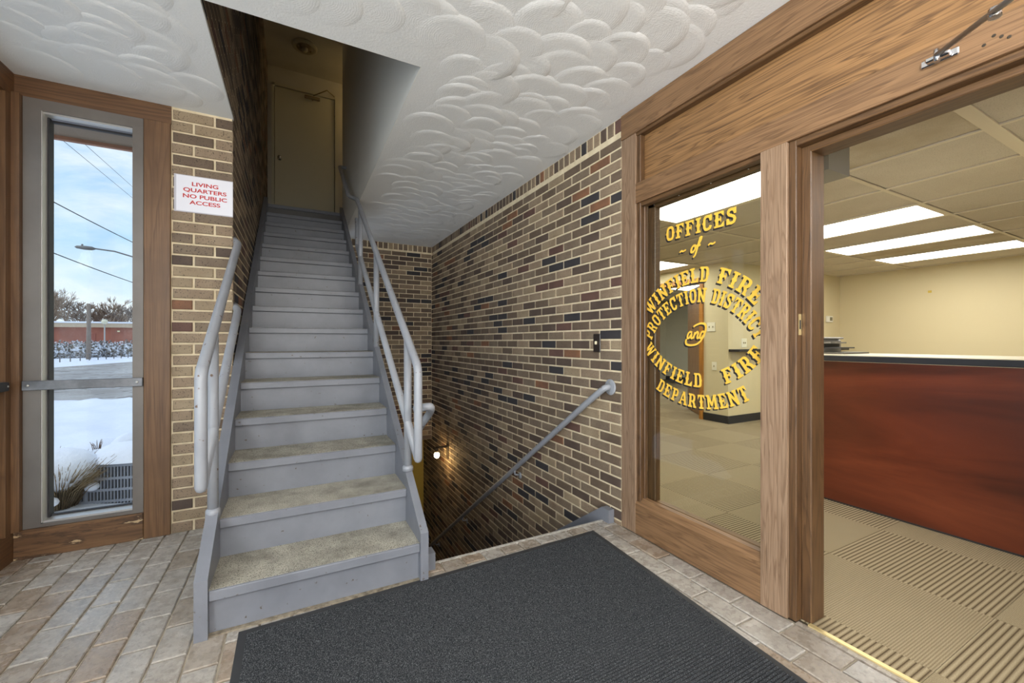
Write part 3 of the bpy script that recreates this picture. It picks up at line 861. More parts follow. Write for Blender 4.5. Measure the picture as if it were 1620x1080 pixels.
def stem(x, sl=.09, sr=.09, spur=True):
    g = [rect(x, x + T, 0, 1), rect(x - sl, x + T + sr, 0, SER), rect(x - sl, x + T + sr, 1 - SER, 1)]
    if spur: g.append([(x - .07, .5), (x, .38), (x, .62)]); g.append([(x + T + .07, .5), (x + T, .62), (x + T, .38)])
    return g
GL = {}
GL['I'] = (.42, stem(.11))
GL['F'] = (.70, stem(.10) + [rect(.1, .66, 1 - SER, 1), [(.5, 1), (.5, .84), (.66, .62), (.66, 1)], rect(.3, .5, .43, .57), rect(.43, .5, .33, .67)])
GL['E'] = (.72, stem(.10) + [rect(.1, .66, 1 - SER, 1), rect(.1, .66, 0, SER), [(.5, 1), (.5, .84), (.68, .64), (.68, 1)], [(.5, 0), (.68, 0), (.68, .36), (.5, .16)], rect(.3, .5, .43, .57), rect(.43, .5, .33, .67)])
GL['L'] = (.68, stem(.10) + [rect(.1, .64, 0, SER), [(.46, 0), (.66, 0), (.66, .40), (.46, .16)]])
GL['T'] = (.72, [rect(.26, .46, 0, 1), rect(.16, .56, 0, SER), rect(.02, .70, 1 - SER, 1), [(.02, 1), (.02, .62), (.18, .86), (.18, 1)], [(.70, 1), (.54, 1), (.54, .86), (.70, .62)], [(.19, .5), (.26, .38), (.26, .62)], [(.53, .5), (.46, .62), (.46, .38)]])
GL['D'] = (.74, stem(.10, .09, 0, False) + [rect(.1, .52, 0, SER), rect(.1, .52, 1 - SER, 1)] + pl([(.5, .93), (.6, .8), (.6, .2), (.5, .07)], .19) + [[(.70, .62), (.76, .5), (.70, .38)]])
GL['O'] = (.74, pl([(.37, .93), (.22, .9), (.14, .75), (.14, .25), (.22, .1), (.37, .07), (.52, .1), (.6, .25), (.6, .75), (.52, .9), (.37, .93)], .18) + [[(.05, .38), (.05, .62), (-.02, .5)], [(.69, .62), (.69, .38), (.76, .5)]])
GL['C'] = (.74, pl([(.60, .70), (.54, .88), (.37, .93), (.22, .9), (.14, .75), (.14, .25), (.22, .1), (.37, .07), (.54, .12), (.60, .30)], .18) + [rect(.52, .70, .60, 1), [(.05, .38), (.05, .62), (-.02, .5)]])
GL['S'] = (.70, pl([(.58, .72), (.5, .89), (.35, .93), (.18, .88), (.13, .73), (.2, .6), (.35, .53), (.5, .46), (.57, .3), (.5, .12), (.35, .07), (.18, .1), (.11, .28)], .18) + [rect(.5, .66, .62, 1), rect(.02, .18, 0, .38)])
GL['P'] = (.70, stem(.10, .09, .09, False) + [rect(.1, .5, 1 - SER, 1), rect(.1, .5, .40, .52)] + pl([(.48, .93), (.57, .82), (.57, .60), (.48, .46)], .18))
GL['R'] = (.76, GL['P'][1] + pl([(.42, .46), (.56, .30), (.60, .06)], .18) + [rect(.5, .76, 0, SER)])
GL['N'] = (.86, stem(.08, .08, .0, False) + [rect(.58, .78, 0, 1), rect(.48, .86, 1 - SER, 1), stroke((.16, .95), (.70, .05), .2), rect(.0, .36, 0, SER)])
GL['W'] = (1.02, [stroke((.12, 1), (.32, 0), .19), stroke((.32, 0), (.50, .85), .13), stroke((.50, .85), (.70, 0), .19), stroke((.70, 0), (.90, 1), .13), rect(-.02, .28, 1 - SER, 1), rect(.36, .64, 1 - SER, 1), rect(.76, 1.04, 1 - SER, 1)])
GL['A'] = (.80, [stroke((.14, .05), (.38, 1), .13), stroke((.42, 1), (.66, .05), .2), rect(.22, .58, .3, .42), rect(0, .3, 0, SER), rect(.5, .82, 0, SER), rect(.28, .52, .9, 1)])
GL['M'] = (.98, [rect(.1, .26, 0, 1), rect(.7, .9, 0, 1), stroke((.18, 1), (.48, .25), .2), stroke((.48, .25), (.78, 1), .14), rect(0, .36, 0, SER), rect(.6, 1.0, 0, SER), rect(0, .26, 1 - SER, 1), rect(.74, 1.0, 1 - SER, 1)])
def width(w, sp): return sum(GL[c][0] for c in w) + sp * (len(w) - 1)
UC = 1.507        # centre line of the lettering along Y
def emitpoly(mb, poly, f, off, x):
    pts = []
    for (a, b_) in poly:
        u, z = f(a, b_); pts.append((x, UC - (u * 1.018 + off[0]), 1.17 + (z - 1.17) * 1.018 + off[1]))
    mb.poly(pts)
gold = MB(); blk = MB()
LAYER = [0]
def put(poly, f):
    k = (LAYER[0] % 80) * 1e-5; LAYER[0] += 1
    emitpoly(gold, poly, f, (0, 0), XP - .0018 - k)
    emitpoly(blk, poly, f, (-.0085, -.0080), XP - .0004 - k)
    emitpoly(blk, poly, f, (-.0043, -.0040), XP - .000405 - k)
def line_word(word, u0, u1, z0, h, sp=.1):
    k = (u1 - u0) / width(word, sp); x = 0
    for c in word:
        w, ps = GL[c]
        for p in ps: put(p, lambda a, b_, x=x: (u0 + (x + a) * k, z0 + b_ * h))
        x += w + sp
def arc_word(word, u0, u1, cz, Rb, h, up, sp=.12):
    """letters on a circle about (0, cz); up: crest, else trough"""
    rm = Rb + h / 2 if up else Rb - h / 2
    a0, a1 = math.asin(u0 / rm), math.asin(u1 / rm)
    k = (a1 - a0) / width(word, sp); x = 0
    for c in word:
        w, ps = GL[c]
        for p in ps:
            def f(a, b_, x=x):
                th = a0 + (x + a) * k
                r = Rb + b_ * h if up else Rb - b_ * h
                return math.sin(th) * r, (cz + math.cos(th) * r if up else cz - math.cos(th) * r)
            put(p, f)
        x += w + sp
line_word('OFFICES', -.205, .222, 1.737, .078)
arc_word('WINFIELD', -.345, .072, 1.085, .395, .078, True)
arc_word('FIRE', .125, .338, 1.085, .395, .078, True)
arc_word('PROTECTION', -.345, .055, 1.03, .345, .074, True, .1)
arc_word('DISTRICT', .09, .345, 1.03, .345, .074, True, .1)
arc_word('WINFIELD', -.345, .03, 1.385, .455, .074, False)
arc_word('FIRE', .15, .335, 1.385, .455, .074, False)
arc_word('DEPARTMENT', -.262, .275, 1.38, .56, .072, False, .12)
def script(strokes, cx, cz, s, w):
    for st_ in strokes:
        # smooth the control polyline
        P = [Vector((a, b_, 0)) for a, b_ in st_]
        Q = rounded(P, .4, 4)
        for poly in pl([(q.x, q.y) for q in Q], w): put(poly, lambda a, b_: (cx + (a + b_ * .28) * s, cz + b_ * s))
o_s = [[(.42, .5), (.2, .55), (.06, .3), (.12, .04), (.3, .0), (.46, .2), (.44, .42), (.34, .52), (.5, .44), (.62, .46)]]
f_s = [[(.60, .42), (.82, .8), (.84, 1.08), (.72, 1.1), (.66, .8), (.64, .2), (.58, -.3), (.44, -.42)], [(.5, .40), (.9, .48)]]
script(o_s + f_s, -.045, 1.642, .065, .18)
for q in (-1, 1): script([[(-.35, .0), (-.15, .16), (.1, .02), (.36, .16)]], q * .082 + (.004 if q > 0 else -.01), 1.658 + (.002 if q > 0 else -.002), .055, .17)
a_s = [[(.40, .44), (.2, .54), (.04, .3), (.1, .03), (.26, .04), (.40, .40), (.40, .1), (.5, .0), (.62, .12)]]
n_s = [[(.62, .0), (.66, .48)], [(.64, .25), (.82, .52), (.94, .42), (.92, .1), (1.0, .0), (1.12, .12)]]
d_s = [[(1.46, .44), (1.26, .54), (1.12, .3), (1.16, .04), (1.32, .02), (1.46, .3), (1.5, .5), (1.46, .85), (1.3, 1.06), (.95, 1.12), (.55, .98), (.4, .86)], [(.06, -.02), (.0, -.2), (.12, -.42), (.5, -.5), (1.0, -.44), (1.3, -.2), (1.5, .3)]]
script(a_s + n_s + d_s, -.068, 1.185, .072, .15)
gold.build('gold_lettering', goldm, w2, label='gold painted words in western style capitals')
blk.build('shadow_lettering', blackp, w2, label='black drop shadow of the lettering')

# ================================================================== ENTRANCE MAT
mt = thing('entrance_mat', 'dark grey ribbed entrance mat in front of the stairs', 'mat', (.7, .8, 0))
def matpt(u, v, z=0):     # u 0..1 left-right, v 0..1 near-far
    a = Vector((-.18, -.45, 0)).lerp(Vector((1.475, -.45, 0)), u); c = Vector((-.2, 1.985, 0)).lerp(Vector((1.632, 2.04, 0)), u)
    p = a.lerp(c, v); p.z = z; return p
b0 = MB(); ring = [matpt(0, 0), matpt(1, 0), matpt(1, 1), matpt(0, 1)]
b0.prism([(p.x, p.y, .0) for p in ring], (0, 0, .005)); 
matb = plain('mat_rubber_edge', (50, 51, 53), .7)
b0.build('rubber_backing', matb, mt)
m, t, b = newmat('mat_pile'); p = t.pos()
nz = t.noise(p, 330, 3, .7)
cc = t.ramp(nz, [(.34, lin((24, 25, 27))), (.52, lin((54, 56, 59))), (.70, lin((112, 114, 117)))])
t.put(b, 'Base Color', cc); b.inputs['Roughness'].default_value = 1.0; b.inputs['Specular IOR Level'].default_value = .05
t.put(b, 'Normal', t.bump(nz, .6, .004)); pile = m
pm = MB(); NR = 190
for i in range(NR):
    v0 = .012 + .976 * i / NR; v1 = .012 + .976 * (i + .5) / NR; v2 = .012 + .976 * (i + 1) / NR
    for (a, za, c, zb) in ((v0, .0055, v1, .0105), (v1, .0105, v2, .0055)):
        pm.quad(matpt(.016, a, za), matpt(.984, a, za), matpt(.984, c, zb), matpt(.016, c, zb))
pm.build('ribbed_pile', pile, mt)

# ================================================================== OFFICE
fo = MB().box(XF + .05, 12.5, -3, 9.5, -.1, -.008).build('floor_office', plain('carpet_backing', (90, 80, 62), .95), origin=(2, 0, 0), label='tan carpet tile floor of the office', cat='floor', kind='structure')
ctiles = MB()
CT = .6135
xs = [XF + .05, 2.01] + [2.01 + CT * i for i in range(1, 13)]
n_c = 0
for i in range(len(xs) - 1):
    for j in range(-6, 14):
        y0 = 1.225 + (j - 1) * CT + .0; y1 = y0 + CT
        coarse = 1 if (i + j) % 2 == 0 else 0
        ax = 'Y' if (i % 2 == 1) else 'X'
        if coarse: ax = 'Y' 
        me_key = ('ct', round(xs[i + 1] - xs[i], 3), ax, coarse)
        if me_key not in MESH:
            q = MB().box(.0008, xs[i + 1] - xs[i] - .0008, .0008, CT - .0008, -.006, .0, bev=.001)
            me = bpy.data.meshes.new('carpet_tile'); me.from_pydata(q.v, [], q.f); me.materials.append(CARP[(ax, coarse)]); me.update(); MESH[me_key] = me
        if xs[i] > 8.6 and y0 < 3.9: continue
        if xs[i] > 5.6 and y0 < 0: continue
        o = bpy.data.objects.new('carpet_tile', MESH[me_key]); COL.objects.link(o); o.parent = fo
        o.location = Vector((xs[i], y0, .0)) - ORG[fo.name]; n_c += 1
# walls
MB().box(8.5, 8.6, -3, 3.9, 0, ZO + .2).build('wall_office_far', office_wall, label='plain beige far wall behind the reception counter', cat='wall', kind='structure')
MB().box(5.45, 8.6, 3.80, 3.90, 0, ZO + .2).build('wall_office_left', office_wall, label='beige office wall with thermostat', cat='wall', kind='structure')
wq = MB().box(5.45, 5.55, 3.90, 4.245, 0, ZO + .2).box(5.45, 5.55, 5.34, 6.4, 0, ZO + .2).box(5.45, 5.55, 4.245, 5.34, 2.10, ZO + .2)
wq.build('wall_office_door', office_wall, label='beige wall around the inner office doorway', cat='wall', kind='structure')
MB().box(XF + .1, 5.55, 6.3, 6.4, 0, ZO + .2).build('wall_office_side', office_wall, label='beige side wall of the office', cat='wall', kind='structure')
MB().box(XF + .1, 8.6, -3.1, -3, 0, ZO + .2).build('wall_office_near', office_wall, label='beige wall at the near end of the office', cat='wall', kind='structure')
MB().box(XF + .11, XF + .16, 2.02, 6.3, 0, ZO + .2).build('wall_office_back_of_brick', office_wall, label='office side of the brick wall', cat='wall', kind='structure')
MB().box(XF + .125, XF + .15, -2.2, 2.02, 2.13, ZO + .3).build('wall_office_transom', office_wall, label='office side of the oak transom', cat='wall', kind='structure')
MB().box(10.2, 10.3, 3.9, 9.3, 0, ZO + .2).box(5.5, 10.3, 9.2, 9.3, 0, ZO + .2).build('wall_inner_room', plain('inner_wall_paint', (206, 200, 178), .7), label='pale wall of the room beyond the inner doorway', cat='wall', kind='structure')
bbm = MB().box(5.436, 5.45, 3.786, 4.2, 0, .11).box(5.45, 8.5, 3.786, 3.80, 0, .11)
bbm.build('baseboard_office', black_base, label='black rubber baseboard around the office pier', cat='baseboard', kind='structure')
MB().box(10.186, 10.2, 3.9, 9.2, 0, .11).build('baseboard_inner_room', black_base, label='black baseboard in the room beyond', cat='baseboard', kind='structure')
# inner doorway trim
goldoak = wood('golden_oak', (188, 130, 58), (140, 88, 34), 'Z', 1.0)
dfr = MB().box(5.425, 5.57, 4.20, 4.262, 0, 2.13).box(5.425, 5.57, 5.325, 5.385, 0, 2.13).box(5.425, 5.57, 4.2, 5.385, 2.07, 2.135)
dfr.build('trim_6', goldoak, label='golden oak frame of the inner doorway', cat='trim', kind='structure')
d4 = thing('door_3', 'brown wooden door standing ajar in the inner doorway', 'door', (5.54, 4.27, 0), kind='structure')
Md = Matrix.Translation((5.56, 4.27, 0)) @ Matrix.Rotation(R(54), 4, 'Z')
MB().box(0, .86, -.02, .02, .01, 2.05, M=Md).build('door_leaf', wood('brown_door_wood', (140, 104, 66), (104, 72, 44), 'Z', 1.0), d4)
MB().lathe(Md @ Vector((.79, -.02, 1.02)), Md.to_3x3() @ Vector((0, -1, 0)), [(0, .03), (.008, .03), (.012, .012), (.04, .012), (.045, .026), (.065, .026), (.07, .01)], 12).build('door_knob', chrome, d4)
# ceiling grid, tiles, lights
co = MB().box(XF + .1, 8.6, -3, 6.4, ZO + .03, ZO + .06).box(5.5, 10.3, 3.9, 9.3, ZO + .03, ZO + .06).build('ceiling_office', plain('plenum', (120, 112, 100), .9), origin=(4, 1, ZO), label='suspended acoustic tile ceiling of the office', cat='ceiling', kind='structure')
GX = [1.98] + [2.62 + .64 * i for i in range(-0, 13)]
GY = [-1.29, .085, .77, 1.46, 2.82, 4.18, 5.54, 6.4, 7.9]
LIT = {(2.62, 1.46), (4.54, 1.46), (5.82, 1.46), (7.10, 1.46), (4.54, 4.18), (3.26, -1.29), (5.82, -1.29), (7.10, 5.54), (8.38, 4.18), (6.46, 6.4)}
gr = MB()
for x in GX[1:]: gr.box(x - .012, x + .012, -3, 9, ZO - .004, ZO + .004)
for y in GY: gr.box(XF + .1, 10.2, y - (.03 if y == .77 else .012), y + (.03 if y == .77 else .012), ZO - .0045, ZO + .004)
gr.build('ceiling_grid', tee, co)
for i in range(len(GX) - 1):
    for j in range(len(GY) - 1):
        x0, x1, y0, y1 = GX[i], GX[i + 1], GY[j], GY[j + 1]
        if any(abs(x0 - a) < .01 and abs(y0 - b_) < .01 for a, b_ in LIT): continue
        if x0 > 8.4 and y0 < 3.8: continue
        stain = (abs(x0 - 2.62) < .01 and j == 2) or (abs(x0 - 6.46) < .01 and j == 3)
        mm = acoustic_stain if stain else acoustic
        key = ('at', round(x1 - x0, 3), round(y1 - y0, 3), mm.name)
        if key not in MESH:
            q = MB().box(.012, x1 - x0 - .012, .012, y1 - y0 - .012, .006, .028, bev=.004)
            me = bpy.data.meshes.new('ceiling_tile'); me.from_pydata(q.v, [], q.f); me.materials.append(mm); me.update(); MESH[key] = me
        o = bpy.data.objects.new('ceiling_tile', MESH[key]); COL.objects.link(o); o.parent = co
        o.location = Vector((x0, y0, ZO)) - ORG[co.name]
names = {(2.62, 1.46): 'fluorescent ceiling panel nearest the lettered window', (4.54, 1.46): 'nearest of the three lit ceiling panels seen through the doorway',
         (5.82, 1.46): 'middle of the three lit ceiling panels seen through the doorway', (7.10, 1.46): 'farthest of the three lit ceiling panels seen through the doorway',
         (4.54, 4.18): 'lit ceiling panel before the inner doorway, seen through the lettered window', (7.10, 5.54): 'lit ceiling panel in the room beyond the inner doorway',
         (8.38, 4.18): 'lit ceiling panel added to brighten the right side of the inner room', (6.46, 6.4): 'lit ceiling panel added to brighten the far end of the inner room',  # these two panels are added to brighten the dark inner room
         (3.26, -1.29): 'lit ceiling panel above the near end of the counter', (5.82, -1.29): 'lit ceiling panel over the near end of the office'}
for (x0, y0) in sorted(LIT):
    y1 = GY[GY.index(y0) + 1]
    lt = thing('ceiling_panel_light', names[(x0, y0)], 'ceiling light', (x0 + .32, (y0 + y1) / 2, ZO), 'fluorescent panels in the office ceiling')
    f = MB().box(x0 + .012, x0 + .04, y0 + .012, y1 - .012, -.002 + ZO, ZO + .03).box(x0 + .6, x0 + .628, y0 + .012, y1 - .012, ZO - .002, ZO + .03).box(x0 + .04, x0 + .6, y0 + .012, y0 + .04, ZO - .002, ZO + .03).box(x0 + .04, x0 + .6, y1 - .04, y1 - .012, ZO - .002, ZO + .03)
    f.build('frame', tee, lt)
    MB().box(x0 + .04, x0 + .6, y0 + .04, y1 - .04, ZO + .002, ZO + .012).build('diffuser', panel_light, lt)
# boxed panel hanging at the ceiling inside the door
bx = thing('hanging_light_box', 'white panelled box in a grey metal frame hanging inside the office doorway', 'light box', (2.6, 1.34, 2.08))
Bx('panel', plain('box_white', (244, 245, 248), .4), bx, 2.505, 2.69, 1.19, 1.50, 2.10, ZO - .01)
f = MB()
for (x0, x1) in ((2.49, 2.515), (2.68, 2.705)):
    f.box(x0, x1, 1.165, 1.50, 2.078, 2.10).box(x0, x1, 1.165, 1.19, 2.10, ZO - .006)
f.box(2.515, 2.68, 1.165, 1.19, 2.078, ZO - .006).box(2.515, 2.68, 1.19, 1.50, 2.078, 2.09)
f.build('metal_frame', plain('box_frame_grey', (150, 148, 142), .4, .3), bx)
# reception counter
ctr = thing('reception_counter', 'mahogany reception counter with black edged top', 'counter', (3.85, .2, 0))
m, t, b = newmat('mahogany_laminate'); p = t.pos((1, .08, .5))
g = t.noise(p, 5, 5, .6, .8)
t.put(b, 'Base Color', t.ramp(g, [(.3, lin((60, 25, 14))), (.52, lin((96, 43, 24))), (.75, lin((122, 60, 34)))]))
b.inputs['Roughness'].default_value = .3; mahog = m
Bx('front_panel', mahog, ctr, 3.493, 3.53, -2.2, 2.02, .004, 1.025)
Bx('side_panel', mahog, ctr, 3.53, 4.2, 1.985, 2.02, .004, 1.025)
Bx('kick_strip', black_base, ctr, 3.4905, 3.4935, -2.2, 2.02, .002, .012)
Bx('top_edge', plain('black_edge', (40, 41, 46), .3), ctr, 3.47, 3.488, -2.2, 2.04, 1.028, 1.068, bev=.004)
Bx('counter_top', plain('pale_laminate', (214, 202, 172), .4), ctr, 3.488, 4.25, -2.2, 2.04, 1.025, 1.072)
pr = thing('printer', 'small grey printer on the reception counter', 'printer', (3.95, 1.95, 1.072))
pg = plain('printer_grey', (134, 130, 122), .4)
Bx('body', pg, pr, 3.75, 4.1, 1.82, 2.03, 1.075, 1.19, bev=.015)
Bx('paper_tray', plain('printer_dark', (70, 68, 66), .4), pr, 3.82, 4.03, 1.70, 1.83, 1.115, 1.125)
Bx('lid', pg, pr, 3.76, 4.09, 1.80, 2.0, 1.19, 1.205, bev=.005)
Bx('output_slot', plain('printer_slot', (40, 40, 40), .5), pr, 3.80, 4.05, 1.815, 1.822, 1.12, 1.15)
Bx('output_chute', pg, pr, 3.80, 4.05, 1.765, 1.825, 1.155, 1.165)
Bx('base_plate', plain('printer_base', (96, 92, 84), .4), pr, 3.72, 4.12, 1.64, 2.03, 1.073, 1.085)
# ledge, plates, thermostat
MB().box(5.45, 8.4, 3.62, 3.798, 1.025, 1.06, bev=.004).build('wall_ledge', plain('black_ledge', (36, 36, 38), .35), label='black ledge along the office wall behind the lettering', cat='ledge')
ivory = plain('ivory_plate', (236, 230, 206), .4)
def plate(name, label, axis, c, w, h, tog):
    o = thing(name, label, 'wall plate', c)
    x, y, z = c
    if axis == 'X':
        Bx('cover_plate', ivory, o, x - .008, x - .001, y - w / 2, y + w / 2, z - h / 2, z + h / 2, bev=.002)
        for q in tog: Bx('toggle', plain('toggle_brass', (150, 138, 96), .4), o, x - .016, x - .008, y + q - .005, y + q + .005, z - .012, z + .012)
    else:
        Bx('cover_plate', ivory, o, x - w / 2, x + w / 2, y - .008, y - .001, z - h / 2, z + h / 2, bev=.002)
        for q in tog: Bx('toggle', plain('toggle_brass', (150, 138, 96), .4), o, x + q - .005, x + q + .005, y - .016, y - .008, z - .012, z + .012)
plate('light_switch', 'double ivory switch plate above the outlet on the office pier', 'X', (5.45, 4.07, 1.385), .13, .135, (-.03, .03))
plate('outlet_plate', 'ivory outlet plate low on the office pier', 'X', (5.45, 4.02, .81), .075, .12, (0,))
plate('outlet_plate', 'ivory outlet plate above the black ledge', 'Y', (5.80, 3.80, 1.15), .12, .13, (-.02, .02))
th = thing('thermostat', 'small white thermostat on the beige office wall', 'thermostat', (8.1, 3.80, 1.55))
Bx('housing', plain('thermostat_white', (236, 232, 218), .4), th, 8.02, 8.20, 3.77, 3.798, 1.50, 1.605, bev=.004)
Bx('display', plain('thermostat_lcd', (120, 112, 84), .3), th, 8.10, 8.175, 3.767, 3.771, 1.525, 1.585)
Bx('wall_tag', plain('yellow_tag', (206, 176, 70), .6), None, 8.494, 8.499, 2.615, 2.655, 1.905, 1.94, label='tiny yellow tag stuck on the far office wall', cat='tag')

# ================================================================== OUTDOORS
snow = plain('snow', (236, 238, 244), .8, var=(226, 229, 238), vscale=.8, bump=.35, bscale=9, bdist=.06)
GZ = -.92
def hnoise(x, y):
    return (math.sin(x * 1.7 + y * .6) * .5 + math.sin(x * .7 - y * 1.3 + 2) * .6 + math.sin(x * 3.1 + y * 2.3) * .2) * .5
def grid(fn, x0, x1, y0, y1, nx, ny):
    mb = MB(); mb.smooth = True
    for j in range(ny + 1):
        for i in range(nx + 1):
            x = x0 + (x1 - x0) * i / nx; y = y0 + (y1 - y0) * j / ny; mb.v.append((x, y, fn(x, y)))
    for j in range(ny):
        for i in range(nx):
            k = j * (nx + 1) + i; mb.face((k, k + 1, k + nx + 2, k + nx + 1))
    return mb
def near_edge(x): return 18.6 - .228 * (x + 4.9)
def nz_(x, y):
    e = near_edge(x)
    h = GZ + .035 * hnoise(x, y) + .02 * math.sin(x * 6 + y * 4)
    h += .30 * math.exp(-((y - 5.9) / .6) ** 2)                  # bank under the window
    h += .18 * max(0, 1 - abs(y - e) / 1.1)
    if y > e: h = GZ + .15 - (y - e) * .6
    return h
gs = grid(nz_, -14, -.5, 3.36, 20.8, 90, 96)
gs.build('ground_snow', snow, label='snow covered lawn outside the window', cat='snow', kind='structure')
MB().quad((-150, 17.5 + .228 * 145, GZ - .02), (60, 17.5 - .228 * 65 + 3, GZ - .02), (120, 150, GZ - .02), (-150, 150, GZ - .02)).build('ground_far', snow, label='flat snowy ground beyond the road', cat='snow', kind='structure')
roadm = plain('slushy_road', (150, 142, 134), .75, var=(182, 178, 174), vscale=.35, speck=(118, 110, 102), sscale=1.4, sthr=.6)
rd = MB().poly([(-40, 26.0, GZ + .01), (20, 12.0, GZ + .01), (20, 178.0, GZ + .01), (-14.78, 55.7, GZ + .01), (-17.08, 46.0, GZ + .01), (-40, 10, GZ + .01)])
rd = MB().poly([(-30, 24.2, GZ + .012), (14, 14.2, GZ + .012), (2, 126, GZ + .012), (-17.08 - 2.3 * 4, 46.0 - 9.7 * 4 + 26, GZ + .012)])
roadp = MB().quad((-26, 23.2, GZ + .012), (6, 16.0, GZ + .012), (-9.0, 80.0, GZ + .012), (-19.5, 36.0, GZ + .012))
roadp.build('road', roadm, label='slushy grey road beyond the snowy lawn', cat='road', kind='structure')
# roof overhang outside
MB().box(XG - 1.5, XSL - .12, YW + .14, 4.17, 2.655, 2.70).build('soffit', plain('soffit_brown', (128, 112, 98), .8, bump=.3, bscale=60), label='brown roof overhang above the window', cat='soffit', kind='structure')
MB().box(XG - 1.5, XSL - .12, 4.165, 4.2, 2.63, 2.72).build('trim_7', plain('fascia_edge', (146, 104, 84), .7), label='reddish edge of the roof overhang', cat='trim', kind='structure')
# condenser unit
ac = thing('air_conditioner', 'grey outdoor condenser unit half buried in snow', 'air conditioner', (-2.0, 7.6, GZ))
acm = plain('condenser_grey', (150, 152, 158), .5); acd = plain('condenser_dark', (62, 63, 68), .7)
Ma = Matrix.Translation((-2.05, 7.55, 0)) @ Matrix.Rotation(R(-13), 4, 'Z')
ax0, ax1, ay0, ay1, az0, az1 = -.40, .62, -.40, .40, GZ - .05, -.41
MB().box(ax0 + .03, ax1 - .03, ay0 + .03, ay1 - .03, az0, az1 - .02, M=Ma).build('coil', acd, ac)
fr = MB()
fr.box(ax0, ax1, ay0, ay1, az1 - .045, az1, M=Ma, bev=.012)
for zz in (-.60, -.745, -.89): fr.box(ax0 + .005, ax1 - .005, ay0 + .005, ay1 - .005, zz - .016, zz + .016, M=Ma)
for (xx, yy) in ((ax0 + .01, ay0 + .01), (ax0 + .155, ay0), (ax1 - .04, ay0), (ax0, ay1 - .05)): fr.box(xx, xx + .035, yy, yy + .03, az0, az1, M=Ma)
fr.build('cabinet_frame', acm, ac)
gv = MB()
x = ax0 + .03
while x < ax1 - .03:
    gv.box(x, x + .012, ay0 + .004, ay0 + .03, az0, az1 - .03, M=Ma); x += .036
y = ay0 + .03
while y < ay1 - .03:
    gv.box(ax0 + .004, ax0 + .03, y, y + .012, az0, az1 - .03, M=Ma); y += .036
gv.build('louvre_grille', acm, ac)
for xx in (.18, .21): MB().lathe(Ma @ Vector((ax0 + xx - .03, ay0 - .002, az1 - .03)), Ma.to_3x3() @ Vector((0, -1, 0)), [(0, .008), (.004, .007)], 8).build('screw', acm, ac)
def dome(name, label, c, rx, ry, h, cat='snow mound', group=None, pw=2.4, seed=0, rot=0):
    mb = MB(); mb.smooth = True; NA, NR = 28, 9
    for ir in range(NR + 1):
        f = ir / NR
        for ia in range(NA):
            a = 2 * math.pi * ia / NA
            wob = 1 + .06 * math.sin(3 * a + seed) + .04 * math.sin(5 * a + seed * 2)
            x, y = math.cos(a) * rx * f * wob, math.sin(a) * ry * f * wob
            xr_, yr_ = x * math.cos(rot) - y * math.sin(rot), x * math.sin(rot) + y * math.cos(rot)
            mb.v.append((c[0] + xr_, c[1] + yr_, c[2] + h * (1 - f ** pw) + .012 * math.sin(x * 9 + seed) * (1 - f)))
    for ir in range(NR):
        for ia in range(NA):
            j = (ia + 1) % NA; mb.face((ir * NA + ia, (ir + 1) * NA + ia, (ir + 1) * NA + j, ir * NA + j))
    return mb.build(name, snow, label=label, cat=cat, group=group)
dome('snow_pile', 'thick snow cap on the condenser unit', (-1.94, 7.53, -.41), .53, .43, .19, 'snow', pw=4, rot=R(-13))
dome('snow_mound', 'long snow covered shrub mound behind the condenser', (-2.9, 9.3, GZ), 1.0, .55, .46, seed=1)
dome('snow_mound', 'snow mound right behind the condenser cap', (-2.35, 8.95, GZ), .5, .5, .60, seed=3)
dome('snow_mound', 'low snow mound behind the left grass clump', (-3.1, 8.35, GZ), .65, .4, .40, seed=5)
straw = plain('dry_grass', (150, 128, 92), .85, var=(118, 98, 70), vscale=12)
twig = plain('twig_brown', (120, 92, 70), .85)
def clump(label, c, n, r, h, cap, mat=straw, seedv=1, lean=.5):
    rnd = random.Random(seedv)
    o = thing('grass_clump', label, 'grass', c, 'dry grass outside the window'); mb = MB()
    for i in range(n):
        a = rnd.uniform(0, 6.283); q = rnd.uniform(.2, 1) * r * .5
        p0 = Vector(c) + Vector((math.cos(a) * q, math.sin(a) * q, 0))
        hh = h * rnd.uniform(.6, 1.05); L = lean * rnd.uniform(.4, 1.1) * r
        p1 = p0 + Vector((math.cos(a) * L * .4, math.sin(a) * L * .4, hh * .6)); p2 = p0 + Vector((math.cos(a) * L, math.sin(a) * L, hh))
        mb.tube([p0, p1, p2], [.006, .005, .002], 3)
    mb.build('blades', mat, o, kind='stuff')
    if cap:
        s2 = MB(); s2.ball((c[0], c[1], c[2] + h * .78), r * 1.05, 18, 10, .45 * h / r); s2.build('snow_cover', snow, o)
        for i in range(9):
            a = rnd.uniform(0, 6.283); q = r * rnd.uniform(.6, 1.0)
            MB().ball((c[0] + math.cos(a) * q, c[1] + math.sin(a) * q, c[2] + h * rnd.uniform(.25, .6)), r * rnd.uniform(.14, .24), 10, 6, .7).build('snow_lump', snow, o)
clump('dry grass clump bowed under snow beside the condenser', (-2.62, 7.25, GZ + .02), 700, .36, .58, True, seedv=3, lean=1.35)
clump('few dry stems poking from the snow behind the grass clump', (-3.05, 8.3, GZ + .3), 16, .16, .26, False, twig, 5)
clump('tiny dry stems beside the snow mound', (-2.78, 8.9, GZ + .38), 9, .12, .16, False, twig, 7)
